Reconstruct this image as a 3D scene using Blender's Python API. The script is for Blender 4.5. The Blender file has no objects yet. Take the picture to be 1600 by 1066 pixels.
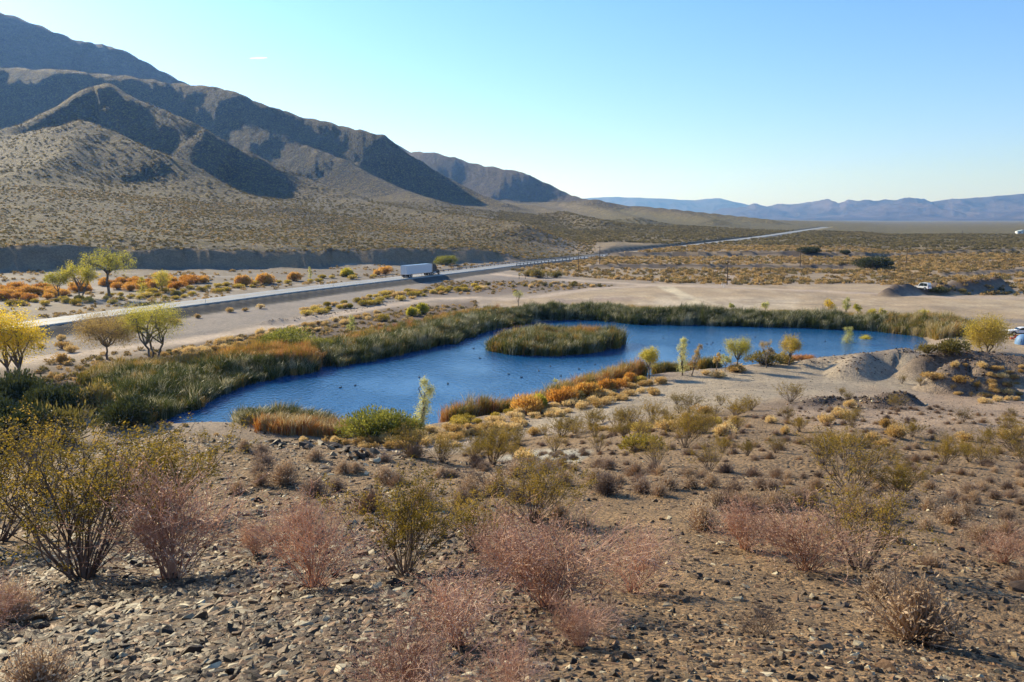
import bpy, bmesh, math, random
import numpy as np
from mathutils import Vector, Matrix
R = math.radians
scene = bpy.context.scene
# ------------------------------------------------------------------ camera, sky, sun, exposure
ZC = 22.0                      # eye height above the pond water (z = 0)
FPX = 1290.0; PITCH = R(8.3)
cam_data = bpy.data.cameras.new('camera'); cam = bpy.data.objects.new('camera', cam_data)
scene.collection.objects.link(cam); scene.camera = cam
cam.location = (0, 0, ZC); cam.rotation_euler = (R(90) - PITCH, 0, 0)
cam_data.sensor_width = 36; cam_data.lens = FPX / 1600 * 36
cam_data.clip_start = 0.05; cam_data.clip_end = 90000
SUN_AZ, SUN_EL = R(-47), R(26)
world = bpy.data.worlds.new('World'); scene.world = world; world.use_nodes = True
wn = world.node_tree; bg = wn.nodes['Background']
sky = wn.nodes.new('ShaderNodeTexSky'); sky.sky_type = 'NISHITA'; sky.sun_disc = False
sky.sun_elevation = SUN_EL; sky.sun_rotation = SUN_AZ
sky.altitude = 400; sky.air_density = 1.0; sky.dust_density = 0.6; sky.ozone_density = 1.6
tint = wn.nodes.new('ShaderNodeMix'); tint.data_type = 'RGBA'; tint.blend_type = 'MULTIPLY'; tint.inputs[0].default_value = 1.0
tco = wn.nodes.new('ShaderNodeTexCoord'); sxyz = wn.nodes.new('ShaderNodeSeparateXYZ'); wn.links.new(tco.outputs['Generated'], sxyz.inputs[0])
trp = wn.nodes.new('ShaderNodeValToRGB'); trp.color_ramp.elements[0].position = 0.0; trp.color_ramp.elements[0].color = (0.77, 0.90, 1.42, 1)
trp.color_ramp.elements[1].position = 0.30; trp.color_ramp.elements[1].color = (0.56, 0.90, 1.26, 1)
wn.links.new(sxyz.outputs[2], trp.inputs[0]); wn.links.new(trp.outputs[0], tint.inputs[7])
wn.links.new(sky.outputs[0], tint.inputs[6]); wn.links.new(tint.outputs[2], bg.inputs[0]); bg.inputs[1].default_value = 0.098
sd = bpy.data.lights.new('sun', 'SUN'); sd.energy = 5.0; sd.angle = R(0.5); sd.color = (1.0, 0.885, 0.66)
sun = bpy.data.objects.new('sun', sd); scene.collection.objects.link(sun)
sun_dir = Vector((math.sin(SUN_AZ) * math.cos(SUN_EL), math.cos(SUN_AZ) * math.cos(SUN_EL), math.sin(SUN_EL)))
sun.rotation_euler = sun_dir.to_track_quat('Z', 'Y').to_euler(); sun.location = (-60, 60, 90)
vs = scene.view_settings; vs.view_transform = 'Standard'; vs.look = 'None'; vs.gamma = 1.0
vs.use_curve_mapping = False; vs.exposure = 0.80
scene.cycles.use_denoising = True; scene.cycles.max_bounces = 6; scene.cycles.transparent_max_bounces = 8
scene.cycles.volume_bounces = 0
HAZE_DENSITY = 7.0e-5

# ------------------------------------------------------------------ pixel <-> place
cP, sP = math.cos(PITCH), math.sin(PITCH)
def ray(px, py):
    u = (px - 800.0) / FPX; v = (533.0 - py) / FPX
    return u, cP + v * sP, -sP + v * cP
def at_z(px, py, z):
    x, y, w = ray(px, py); t = (z - ZC) / w
    return Vector((x * t, y * t, z))
def at_d(px, py, d):
    x, y, w = ray(px, py); t = d / math.hypot(x, y)
    return Vector((x * t, y * t, ZC + w * t))
def project(x, y, z):
    f = y * cP - (z - ZC) * sP; up = y * sP + (z - ZC) * cP
    f = np.where(f > 0.01, f, 0.01)
    return 800 + FPX * x / f, 533 - FPX * up / f
def az_of(px): return math.atan((px - 800.0) / FPX)

# ------------------------------------------------------------------ noise
def _h(ix, iy, seed):
    n = (ix.astype(np.int64) * 374761393 + iy.astype(np.int64) * 668265263 + seed * 1442695041) & 0xFFFFFFFF
    n = ((n ^ (n >> 13)) * 1274126177) & 0xFFFFFFFF
    n = ((n ^ (n >> 16)) * 2246822519) & 0xFFFFFFFF
    return ((n ^ (n >> 15)) & 0xFFFFFF) / float(0xFFFFFF)
def vnoise(x, y, seed=0):
    x = np.asarray(x, float); y = np.asarray(y, float)
    ix = np.floor(x); iy = np.floor(y); fx = x - ix; fy = y - iy
    fx = fx * fx * (3 - 2 * fx); fy = fy * fy * (3 - 2 * fy)
    a = _h(ix, iy, seed); b = _h(ix + 1, iy, seed); c = _h(ix, iy + 1, seed); d = _h(ix + 1, iy + 1, seed)
    return (a + (b - a) * fx + (c - a) * fy + (a - b - c + d) * fx * fy) * 2 - 1
def fbm(x, y, octv=4, seed=0, gain=0.5):
    s = 0; amp = 1; t = 0
    for k in range(octv):
        s = s + amp * vnoise(x * 2 ** k + 17.3 * k, y * 2 ** k - 9.1 * k, seed + k); t += amp; amp *= gain
    return s / t
def ridged(x, y, octv=4, seed=0):
    s = 0; amp = 1; t = 0
    for k in range(octv):
        s = s + amp * (1 - 2 * np.abs(vnoise(x * 2 ** k + 5.3 * k, y * 2 ** k - 3.1 * k, seed + k))); t += amp; amp *= 0.5
    return s / t
def sstep(a, b, x):
    t = np.clip((x - a) / (b - a), 0, 1); return t * t * (3 - 2 * t)
def seg_dist(x, y, pts):
    """distance to a polyline and the interpolated third value, the arc length and the side"""
    best = np.full(x.shape, 1e18); val = np.zeros(x.shape); arc = np.zeros(x.shape); side = np.zeros(x.shape); s0 = 0
    for a, b in zip(pts[:-1], pts[1:]):
        dx, dy = b[0] - a[0], b[1] - a[1]; L2 = dx * dx + dy * dy; L = math.sqrt(L2)
        t = np.clip(((x - a[0]) * dx + (y - a[1]) * dy) / L2, 0, 1)
        d = (x - a[0] - t * dx) ** 2 + (y - a[1] - t * dy) ** 2
        m = d < best
        best = np.where(m, d, best); val = np.where(m, a[2] + (b[2] - a[2]) * t, val)
        arc = np.where(m, s0 + t * L, arc)
        side = np.where(m, np.sign((x - a[0]) * dy - (y - a[1]) * dx), side); s0 += L
    return np.sqrt(best), val, arc, side
def poly_sd(x, y, poly):
    """signed distance, negative inside"""
    best = np.full(x.shape, 1e18); ins = np.zeros(x.shape, bool); n = len(poly)
    for i in range(n):
        a, b = poly[i], poly[(i + 1) % n]
        dx, dy = b[0] - a[0], b[1] - a[1]; L2 = dx * dx + dy * dy + 1e-12
        t = np.clip(((x - a[0]) * dx + (y - a[1]) * dy) / L2, 0, 1)
        best = np.minimum(best, (x - a[0] - t * dx) ** 2 + (y - a[1] - t * dy) ** 2)
        c = ((a[1] > y) != (b[1] > y)) & (x < dx * (y - a[1]) / (dy if dy else 1e-12) + a[0])
        ins ^= c
    d = np.sqrt(best)
    return np.where(ins, -d, d)

# ------------------------------------------------------------------ terrain: profile table by bearing and distance
C0 = [(0.2, 1.55), (1, 1.6), (2.9, 1.85), (5, 2.55), (7.7, 3.4), (11, 4.2), (16, 5.2)]
FL = [(280, 20.3), (450, 8.5), (600, -13), (800, -26), (1200, -38), (3000, -60), (20000, -70)]
COLS = [
 (-900, C0 + [(22, 6.0), (26, 7), (30, 8.2), (40, 11.5), (55, 16.2), (75, 20), (90, 21.1), (200, 21.1)] + FL),
 (60, C0 + [(22, 5.75), (26, 6.5), (30, 8.0), (40, 11.9), (55, 16.6), (75, 20.3), (90, 21.1), (200, 21.1)] + FL),
 (280, C0 + [(22, 5.6), (26, 6.25), (30, 7.8), (40, 12.0), (55, 17), (75, 20.6), (90, 21.1), (200, 21.1), (285, 20.3), (450, 9.5), (600, -6), (800, -20), (1200, -34), (3000, -55), (20000, -60)]),
 (500, C0 + [(22, 6.0), (26, 7.3), (30, 9.2), (40, 13.2), (55, 18), (70, 20.7), (85, 21.3), (200, 21.1), (300, 20.3), (450, 13), (600, 4), (800, -9), (1100, -24), (3000, -55), (20000, -60)]),
 (710, C0 + [(22, 6.5), (30, 9.6), (45, 14.6), (60, 18.5), (70, 20.2), (85, 21.0), (200, 21.0), (360, 20.3), (650, 9), (1000, -9), (1300, -22), (2500, -45), (20000, -50)]),
 (860, C0 + [(22, 6.7), (34, 10.2), (50, 14.6), (65, 17.8), (80, 19.9), (95, 20.9), (200, 20.6), (400, 20.0), (650, 13), (1000, 2), (1300, -12), (2500, -50), (20000, -60)]),
 (1000, C0 + [(22, 6.8), (34, 9.8), (50, 13.4), (70, 17.2), (85, 19.4), (100, 20.6), (120, 21.1), (250, 20.5), (450, 20.2), (800, 15.5), (1200, 7), (1800, -8), (3000, -24), (20000, -30)]),
 (1200, C0 + [(22, 6.8), (34, 9.6), (50, 12.6), (75, 16.6), (95, 19.1), (110, 20.4), (125, 21.1), (250, 20.4), (500, 20.2), (900, 18.5), (1500, 12.5), (2200, 2.5), (4000, 1), (20000, -2)]),
 (1380, C0 + [(22, 6.8), (34, 9.5), (50, 12.3), (75, 16.1), (95, 18.9), (114, 20.9), (130, 21.2), (250, 20.4), (500, 20.2), (1000, 19), (2000, 16.2), (4000, 13.6), (8000, 9), (20000, -14)]),
 (1620, C0 + [(22, 6.8), (34, 9.4), (50, 12.2), (75, 15.9), (100, 19.2), (116, 21.0), (135, 21.3), (250, 20.4), (500, 20.2), (1000, 19), (2000, 16.4), (4000, 14), (8000, 9), (20000, -14)]),
 (2600, C0 + [(22, 6.8), (34, 9.4), (50, 12.2), (75, 15.9), (100, 19.2), (116, 21.0), (135, 21.3), (250, 20.4), (500, 20.2), (1000, 19), (2000, 16.4), (4000, 14), (8000, 9), (20000, -14)]),
]
LD = np.linspace(math.log(0.2), math.log(20000), 1200)
LA = np.linspace(az_of(-900), az_of(2600), 240)
_raw = np.array([np.interp(np.exp(LD), [p[0] for p in c[1]], [ZC - p[1] for p in c[1]]) for c in COLS])
def _blur(a, n, axis):
    k = np.hanning(2 * n + 1); k /= k.sum()
    a = np.moveaxis(a, axis, -1); p = np.pad(a, [(0, 0)] * (a.ndim - 1) + [(n, n)], mode='edge')
    out = np.apply_along_axis(lambda r: np.convolve(r, k, 'valid'), -1, p)
    return np.moveaxis(out, -1, axis)
_raw = _blur(_raw, 10, 1)
_ca = [az_of(c[0]) for c in COLS]
LUT = np.array([np.interp(LA, _ca, _raw[:, j]) for j in range(len(LD))]).T
LUT = _blur(LUT, 7, 0)
def lut(az, d):
    i = np.clip((az - LA[0]) / (LA[1] - LA[0]), 0, len(LA) - 1.001); j = np.clip((np.log(np.maximum(d, 0.2)) - LD[0]) / (LD[1] - LD[0]), 0, len(LD) - 1.001)
    i0 = i.astype(int); j0 = j.astype(int); fi = i - i0; fj = j - j0
    return (LUT[i0, j0] * (1 - fi) * (1 - fj) + LUT[i0 + 1, j0] * fi * (1 - fj) + LUT[i0, j0 + 1] * (1 - fi) * fj + LUT[i0 + 1, j0 + 1] * fi * fj)

def steps_table(rows):
    """px, py, z in front, height -> az, distance, height of a bank"""
    A, D, Hh = [], [], []
    for px, py, z, h in rows:
        p = at_z(px, py, z); A.append(az_of(px)); D.append(math.hypot(p.x, p.y)); Hh.append(h)
    return A, D, Hh
CUTBANK = steps_table([(-700, 440, 2, 7), (0, 438, 2, 6.8), (100, 434, 2, 6.4), (160, 432, 2, 6.0), (205, 432, 2, 5.8), (225, 432, 2, 6.0), (300, 430, 2, 6.0), (400, 427, 2, 5.8),
    (480, 425, 2, 5.2), (500, 424, 2, 3.4), (520, 421, 2, 5.2), (620, 417, 2, 5.8), (700, 414, 2, 5.6), (760, 412, 2, 4.6), (790, 411, 2, 3.0), (815, 411, 2, 1.0), (850, 411, 2, 0), (2500, 411, 2, 0)])
BANK1 = steps_table([(-700, 408, 2, 0), (925, 407, 2, 0), (960, 406, 2, 2.2), (1150, 405, 2, 2.4), (1350, 405, 2, 2.2), (1400, 400, 2, 1.3), (1600, 396, 2, 1.6), (2500, 396, 2, 1.6)])
BANK2 = steps_table([(-700, 418, 2, 0), (900, 419, 2, 0), (930, 419, 2, 1.4), (1100, 418, 2, 1.5), (1340, 419, 2, 1.5), (1380, 420, 2, .3), (1470, 430, 2, .9), (1600, 424, 2, 1.0), (2500, 424, 2, 1)])

SHORE_PX = [(225, 648), (262, 634), (300, 624), (345, 608), (400, 592), (478, 581), (505, 573), (560, 566), (640, 549), (700, 536), (745, 521), (790, 508), (860, 501), (925, 499), (960, 504), (1000, 506),
    (1100, 508), (1200, 510), (1280, 513), (1350, 516), (1400, 520), (1440, 525), (1452, 535), (1440, 546), (1400, 553), (1330, 560), (1270, 566), (1200, 570), (1120, 578), (1060, 583), (1005, 589), (950, 602),
    (900, 617), (850, 631), (780, 647), (705, 660), (650, 668), (560, 672), (500, 668), (430, 665), (370, 662), (320, 662), (250, 668), (200, 664)]
SHORE = [tuple(at_z(px, py, 0))[:2] for px, py in SHORE_PX]
ISLAND_PX = [(762, 549), (800, 555), (860, 557), (920, 553), (960, 545), (974, 536), (950, 531), (900, 528), (850, 528), (800, 532), (772, 540)]
ISLAND = [tuple(at_z(px, py, 0))[:2] for px, py in ISLAND_PX]

ROAD_PX = [(-420, 570, 2.6), (-160, 533, 2.65), (98, 499.5, 2.7), (210, 484, 2.7), (295, 473.5, 2.7), (361, 465.5, 2.7), (400, 460, 2.7), (492, 449, 2.7), (613, 435.5, 2.7), (695, 426.5, 2.75), (745, 420.5, 2.8), (810, 412, 2.9), (860, 407, 3.0), (905, 402.5, 3.2),
    (988, 394.5, 4.2), (1072, 384.5, 5.4), (1147, 375, 6.8), (1186, 370.5, 7.6), (1235, 363, 9.0), (1290, 355, 10.2)]
ROAD = [at_z(*p) for p in ROAD_PX]
def smooth_line(P, n=8):
    out = []
    for i in range(len(P) - 1):
        p0, p1, p2, p3 = P[max(i - 1, 0)], P[i], P[i + 1], P[min(i + 2, len(P) - 1)]
        for k in range(n):
            t = k / n
            out.append(0.5 * ((2 * p1) + (p2 - p0) * t + (2 * p0 - 5 * p1 + 4 * p2 - p3) * t * t + (3 * p1 - p0 - 3 * p2 + p3) * t ** 3))
    out.append(P[-1]); return out
def relax(P, it):
    for _ in range(it):
        P = [P[0]] + [(P[i - 1] + 2 * P[i] + P[i + 1]) / 4 for i in range(1, len(P) - 1)] + [P[-1]]
    return P
ROAD = relax(smooth_line(ROAD, 6), 30)
ROAD_COARSE = ROAD[::3] + [ROAD[-1]]
ROAD_HW = 4.3

def RP(pts): return [at_d(*p) for p in pts]
RIDGES = [  # crest, slope, gully strength
 (RP([(-700, -170, 3000), (-300, -70, 2900), (0, 18, 2700), (60, 38, 2650), (110, 60, 2600), (150, 66, 2600), (195, 79, 2550), (240, 104, 2500), (295, 133, 2450), (380, 190, 2400), (520, 260, 2350)]), 0.5, .22),
 (RP([(-700, 30, 1900), (-200, 90, 1800), (0, 106, 1750), (100, 109, 1700), (200, 119, 1650), (300, 133, 1600), (330, 134, 1580), (365, 146, 1550), (420, 166, 1500), (475, 182, 1480), (540, 199, 1440), (600, 212, 1400), (640, 243, 1380), (700, 280, 1330), (750, 306, 1280), (790, 322, 1230)]), 0.62, .25),
 (RP([(-500, 250, 820), (-150, 220, 960), (0, 205, 1020), (50, 190, 1060), (100, 163, 1120), (140, 137, 1150), (170, 131, 1150), (200, 150, 1120), (260, 175, 1070), (320, 205, 1010), (380, 235, 1010), (430, 257, 985), (485, 283, 950), (540, 305, 900)]), 0.60, .2),
 (RP([(40, 212, 980), (90, 200, 930), (130, 200, 880), (180, 214, 830), (205, 225, 800), (240, 236, 775), (280, 250, 755), (320, 280, 720), (380, 312, 675), (440, 336, 620)]), 0.60, .3),
 (RP([(360, 150, 1540), (410, 190, 1450), (440, 208, 1400), (470, 226, 1360), (530, 247, 1300), (575, 272, 1240), (625, 297, 1180), (680, 318, 1100)]), 0.56, .2),
 (RP([(130, 202, 880), (100, 238, 780), (60, 266, 700)]), 0.5, .3),
 (RP([(560, 322, 860), (660, 338, 700), (740, 346, 610), (800, 353, 545), (812, 362, 520)]), 0.55, .1),
 (RP([(600, 215, 2900), (640, 238, 2800), (665, 237, 2760), (700, 243, 2720), (740, 256, 2680), (775, 262, 2640), (815, 268, 2600), (850, 284, 2560), (890, 304, 2500), (930, 316, 2430)]), 0.5, .3),
 (RP([(850, 318, 2000), (905, 315, 1900), (930, 311, 1850), (955, 318, 1820), (1010, 324, 1800), (1060, 329, 1750), (1110, 335, 1700), (1160, 341, 1650), (1207, 346.5, 1600)]), 0.62, .1),
 (RP([(790, 318, 1500), (840, 328, 1300), (890, 338, 1100), (940, 352, 900)]), 0.62, .1),
 (RP([(900, 320, 1700), (950, 330, 1450), (1000, 346, 1150)]), 0.62, .1),
 (RP([(1000, 325, 1750), (1060, 332, 1550), (1118, 346, 1250)]), 0.62, .1),
]
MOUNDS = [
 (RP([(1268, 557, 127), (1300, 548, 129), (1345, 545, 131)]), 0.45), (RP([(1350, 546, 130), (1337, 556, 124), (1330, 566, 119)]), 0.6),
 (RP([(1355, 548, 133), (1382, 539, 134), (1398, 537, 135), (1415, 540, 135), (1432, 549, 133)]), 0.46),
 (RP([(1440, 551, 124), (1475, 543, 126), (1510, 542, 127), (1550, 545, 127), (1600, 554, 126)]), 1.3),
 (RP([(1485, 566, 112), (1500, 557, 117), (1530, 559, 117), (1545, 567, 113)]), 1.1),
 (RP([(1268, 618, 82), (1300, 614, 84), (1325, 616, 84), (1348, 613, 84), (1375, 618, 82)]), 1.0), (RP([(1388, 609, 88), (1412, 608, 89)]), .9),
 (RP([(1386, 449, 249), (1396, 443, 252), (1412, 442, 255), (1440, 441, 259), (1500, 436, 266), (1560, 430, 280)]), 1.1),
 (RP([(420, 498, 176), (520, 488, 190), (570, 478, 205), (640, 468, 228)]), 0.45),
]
WLOWR = [r for r in RIDGES]
def H(x, y, fine=True):
    x = np.asarray(x, float); y = np.asarray(y, float)
    d = np.hypot(x, y); az = np.arctan2(x, y)
    h = lut(az, d)
    # banks
    wob = fbm(x / 14, y / 14, 3, 5) * 5
    wobc = wob + ridged(x / 13, y / 13, 4, 6) * 3.6
    for (A, D, Hh), wd in ((CUTBANK, 8.5), (BANK1, 3.0), (BANK2, 2.5)):
        dc = np.interp(az, A, D) + (wobc if A is CUTBANK[0] else wob); hh = np.interp(az, A, Hh)
        if A is CUTBANK[0]:
            hh = hh * (1 + .34 * fbm(x / 13, y / 13, 3, 8)); f = sstep(0, 110, d - dc); hh = hh * (1 - f) + np.interp(az, [-1.2, az_of(300), az_of(700), az_of(900)], [6.5, 6, 4.5, 0]) * f
        h = h + hh * sstep(0, wd, d - dc)
    base = h.copy()
    far = d > 380
    if far.any():
        xf, yf = x[far], y[far]; hf = h[far]; bf = hf.copy(); k = 9.0
        for pts, sl, gl in RIDGES:
            wx = xf + 4 * fbm(xf / 90, yf / 90, 3, 21); wy = yf + 4 * fbm(xf / 90, yf / 90, 3, 22)
            dist, zc, arc, sd_ = seg_dist(wx, wy, pts)
            g = ridged(arc / 75 + sd_ * 3.7 + dist / 900, dist / 300, 3, 31)
            g2 = vnoise(arc / 9, dist / 120, 37)
            dist = np.sqrt(dist * dist + 100.0) - 10.0
            r = zc - sl * 1.13 * dist * (1 - gl * .42 * g * sstep(50, 220, dist)) + 1.0 * g2 * sstep(10, 90, dist)
            m = np.maximum(hf, r)
            hf = m + k * np.log1p(np.exp(-np.abs(hf - r) / k))
        up = np.clip(hf - bf, 0, 400)
        hf = hf + up.clip(0, 150) * 0.012 * fbm(xf / 60, yf / 60, 5, 41) + up.clip(0, 60) * 0.035 * sstep(12, 50, up) * ridged(xf / 22, yf / 22, 3, 43) 
        h[far] = hf
    # gentle relief of the flats
    mid = sstep(25, 60, d)
    h = h + mid * 0.25 * fbm(x / 9, y / 9, 4, 51) + sstep(200, 500, d) * 0.8 * fbm(x / 45, y / 45, 4, 53)
    if fine:
        h = h + (1 - sstep(60, 140, d)) * (0.10 * fbm(x / 1.3, y / 1.3, 4, 61) + 0.25 * fbm(x / 5, y / 5, 2, 62) * sstep(4, 12, d))
    # mounds
    mm = (d > 70) & (d < 330) & (az > -0.45)
    if mm.any():
        xm, ym = x[mm], y[mm]; hm = h[mm]
        nz = 0.35 * fbm(xm / 2.2, ym / 2.2, 3, 71)
        for pts, sl in MOUNDS:
            dist, zc, arc, sd_ = seg_dist(xm, ym, pts)
            hm = np.maximum(hm, zc - sl * (np.sqrt(dist * dist + 1.0) - 1.0) * (1 + 0.5 * nz) - 0.35 + nz * 0.9)
        h[mm] = hm
    # highway bench
    rm = (d > 100) & (d < 2900) & (az > -0.95) & (az < 0.6)
    if rm.any():
        xr, yr = x[rm], y[rm]; dist, zr, arc, _ = seg_dist(xr, yr, ROAD_COARSE)
        o = np.clip(dist - ROAD_HW - 0.6 - yr * 0.004, 0, None)
        dd = np.hypot(xr, yr); s = np.interp(dd, [150, 600, 1200], [0.55, 0.3, 0.12])
        ex = np.clip(o - 22, 0, None) * 2; lo = zr - 0.3 - o * s - ex; hi = zr - 0.3 + o * s + ex
        h[rm] = np.clip(h[rm], lo, hi)
    # pond basin
    pm = (d > 55) & (d < 300) & (az > -0.75) & (az < 0.75)
    if pm.any():
        xp, yp = x[pm], y[pm]; q = poly_sd(xp, yp, SHORE) + 0.5 * fbm(xp / 4, yp / 4, 3, 81); hp = h[pm]
        hp = np.where(q > 0, np.minimum(hp, 0.06 + q * 0.30), -0.15 + np.clip(q, -6, 0) * 0.3)
        qi = poly_sd(xp, yp, ISLAND)
        hp = np.where(qi < 2, np.maximum(hp, 0.25 - np.clip(qi + 1, 0, 3) * 0.4), hp)
        h[pm] = hp
    return h
_RD = np.exp(np.linspace(math.log(1.6), math.log(9000), 1500))
def hit(px, py):
    x, y, w = ray(px, py); r = math.hypot(x, y); X = x / r * _RD; Y = y / r * _RD; Z = ZC + w / r * _RD
    below = Z < H(X, Y)
    if not below.any(): return at_d(px, py, 3000)
    i = int(np.argmax(below))
    if i == 0: d = _RD[0]
    else:
        dd = np.linspace(_RD[i - 1], _RD[i], 12); hh = H(x / r * dd, y / r * dd); d = dd[int(np.argmax(ZC + w / r * dd <= hh))]
    X, Y = x / r * d, y / r * d
    return Vector((X, Y, float(H(np.array([X]), np.array([Y]))[0])))
def ground_z(x, y): return float(H(np.array([x]), np.array([y]))[0])

# ------------------------------------------------------------------ object helpers
COL = scene.collection
def link(o, parent=None):
    COL.objects.link(o)
    if parent is not None: o.parent = parent
    return o
def tag(o, label=None, cat=None, group=None, kind=None):
    if label: o['label'] = label
    if cat: o['category'] = cat
    if group: o['group'] = group
    if kind: o['kind'] = kind
    return o
def empty(name, loc, rz=0.0):
    o = bpy.data.objects.new(name, None); o.location = loc; o.rotation_euler = (0, 0, rz); o.empty_display_size = 0.2
    return link(o)
def mesh_from(name, V, F, mats, smooth=False, midx=None):
    V = np.ascontiguousarray(V, dtype=np.float32); F = np.ascontiguousarray(F, dtype=np.int32); k = F.shape[1]
    me = bpy.data.meshes.new(name); me.vertices.add(len(V)); me.vertices.foreach_set('co', V.ravel())
    me.loops.add(F.size); me.loops.foreach_set('vertex_index', F.ravel())
    me.polygons.add(len(F)); me.polygons.foreach_set('loop_start', np.arange(0, F.size, k, dtype=np.int32))
    me.polygons.foreach_set('use_smooth', np.full(len(F), smooth))
    if midx is not None: me.polygons.foreach_set('material_index', np.ascontiguousarray(midx, dtype=np.int32))
    me.update(calc_edges=True)
    for m in (mats if isinstance(mats, (list, tuple)) else [mats]): me.materials.append(m)
    return me
def obj(name, me, parent=None, loc=(0, 0, 0), rot=(0, 0, 0), scale=None):
    o = bpy.data.objects.new(name, me); o.location = loc; o.rotation_euler = rot
    if scale is not None: o.scale = scale
    return link(o, parent)
def copy_tree(o, parent=None):
    c = o.copy(); link(c)
    if parent is not None:
        c.parent = parent; c.matrix_parent_inverse = o.matrix_parent_inverse.copy()
    for ch in o.children: copy_tree(ch, c)
    return c
class BM:
    """small bmesh collector for hard things"""
    def __init__(s): s.b = bmesh.new()
    def box(s, c, size, bev=0.0, rot=None):
        m = Matrix.Translation(c) @ (rot if rot else Matrix.Identity(4)) @ Matrix.Diagonal((*size, 1))
        r = bmesh.ops.create_cube(s.b, size=1, matrix=m)
        if bev:
            es = list({e for v in r['verts'] for e in v.link_edges}); bmesh.ops.bevel(s.b, geom=es, offset=bev, segments=2, affect='EDGES', profile=0.6)
        return s
    def cyl(s, c, r, h, axis='Z', n=16, r2=None):
        rot = {'Z': Matrix.Identity(4), 'X': Matrix.Rotation(R(90), 4, 'Y'), 'Y': Matrix.Rotation(R(90), 4, 'X')}[axis]
        bmesh.ops.create_cone(s.b, cap_ends=True, segments=n, radius1=r, radius2=r if r2 is None else r2, depth=h, matrix=Matrix.Translation(c) @ rot); return s
    def prism(s, prof, y0, y1, bev=0.0):
        """profile (x,z) extruded in y"""
        a = [s.b.verts.new((x, y0, z)) for x, z in prof]; b = [s.b.verts.new((x, y1, z)) for x, z in prof]; n = len(prof)
        fs = [s.b.faces.new(a), s.b.faces.new(b[::-1])]
        for i in range(n): fs.append(s.b.faces.new((a[i], b[i], b[(i + 1) % n], a[(i + 1) % n])))
        bmesh.ops.recalc_face_normals(s.b, faces=fs)
        if bev: bmesh.ops.bevel(s.b, geom=list({e for f in fs for e in f.edges}), offset=bev, segments=2, affect='EDGES')
        return s
    def ball(s, c, r, sub=2, sc=(1, 1, 1)):
        bmesh.ops.create_icosphere(s.b, subdivisions=sub, radius=r, matrix=Matrix.Translation(c) @ Matrix.Diagonal((*sc, 1))); return s
    def make(s, name, mat, parent=None, smooth=False, loc=(0, 0, 0)):
        me = bpy.data.meshes.new(name); s.b.to_mesh(me); s.b.free(); me.materials.append(mat)
        for p in me.polygons: p.use_smooth = smooth
        return obj(name, me, parent, loc)

# ------------------------------------------------------------------ materials
def new_mat(name):
    m = bpy.data.materials.new(name); m.use_nodes = True; nt = m.node_tree; nt.nodes.clear()
    out = nt.nodes.new('ShaderNodeOutputMaterial'); return m, nt, out
def N(nt, typ, **kw):
    n = nt.nodes.new(typ)
    for k, v in kw.items():
        if k.startswith('i_'):
            key = k[2:].replace('_', ' ')
            n.inputs[key].default_value = v
        else: setattr(n, k, v)
    return n
def ramp(nt, fac, stops, interp='LINEAR'):
    r = nt.nodes.new('ShaderNodeValToRGB'); r.color_ramp.interpolation = interp; e = r.color_ramp.elements
    while len(e) < len(stops): e.new(0.5)
    for k, (p, c) in enumerate(stops): e[k].position = p; e[k].color = (*c, 1) if len(c) == 3 else c
    nt.links.new(fac, r.inputs[0]); return r.outputs[0]
def math_(nt, op, a, b=None, c=None, clamp=False):
    n = nt.nodes.new('ShaderNodeMath'); n.operation = op; n.use_clamp = clamp
    for k, v in enumerate((a, b, c)):
        if v is None: continue
        if isinstance(v, (int, float)): n.inputs[k].default_value = v
        else: nt.links.new(v, n.inputs[k])
    return n.outputs[0]
def mixc(nt, f, a, b, mode='MIX'):
    n = nt.nodes.new('ShaderNodeMix'); n.data_type = 'RGBA'; n.blend_type = mode; n.clamp_factor = True
    for k, v in ((0, f), (6, a), (7, b)):
        if isinstance(v, (int, float)): n.inputs[k].default_value = v
        elif isinstance(v, tuple): n.inputs[k].default_value = (*v, 1) if len(v) == 3 else v
        else: nt.links.new(v, n.inputs[k])
    return n.outputs[2]
def plain(name, c, rough=0.6, metal=0.0, var=0.12, scale=6.0, bump=0.0, spec=0.5):
    m, nt, out = new_mat(name); p = N(nt, 'ShaderNodeBsdfPrincipled', i_Roughness=rough, i_Metallic=metal)
    p.inputs['Specular IOR Level'].default_value = spec
    tc = N(nt, 'ShaderNodeTexCoord'); no = N(nt, 'ShaderNodeTexNoise', i_Scale=scale, i_Detail=5.0); nt.links.new(tc.outputs['Object'], no.inputs['Vector'])
    c1 = tuple(x * (1 - var) for x in c); c2 = tuple(min(1, x * (1 + var)) for x in c)
    nt.links.new(ramp(nt, no.outputs[0], [(0.3, c1), (0.7, c2)]), p.inputs['Base Color'])
    if bump:
        b = N(nt, 'ShaderNodeBump', i_Strength=bump, i_Distance=0.02); nt.links.new(no.outputs[0], b.inputs['Height']); nt.links.new(b.outputs[0], p.inputs['Normal'])
    nt.links.new(p.outputs[0], out.inputs[0]); return m
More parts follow.
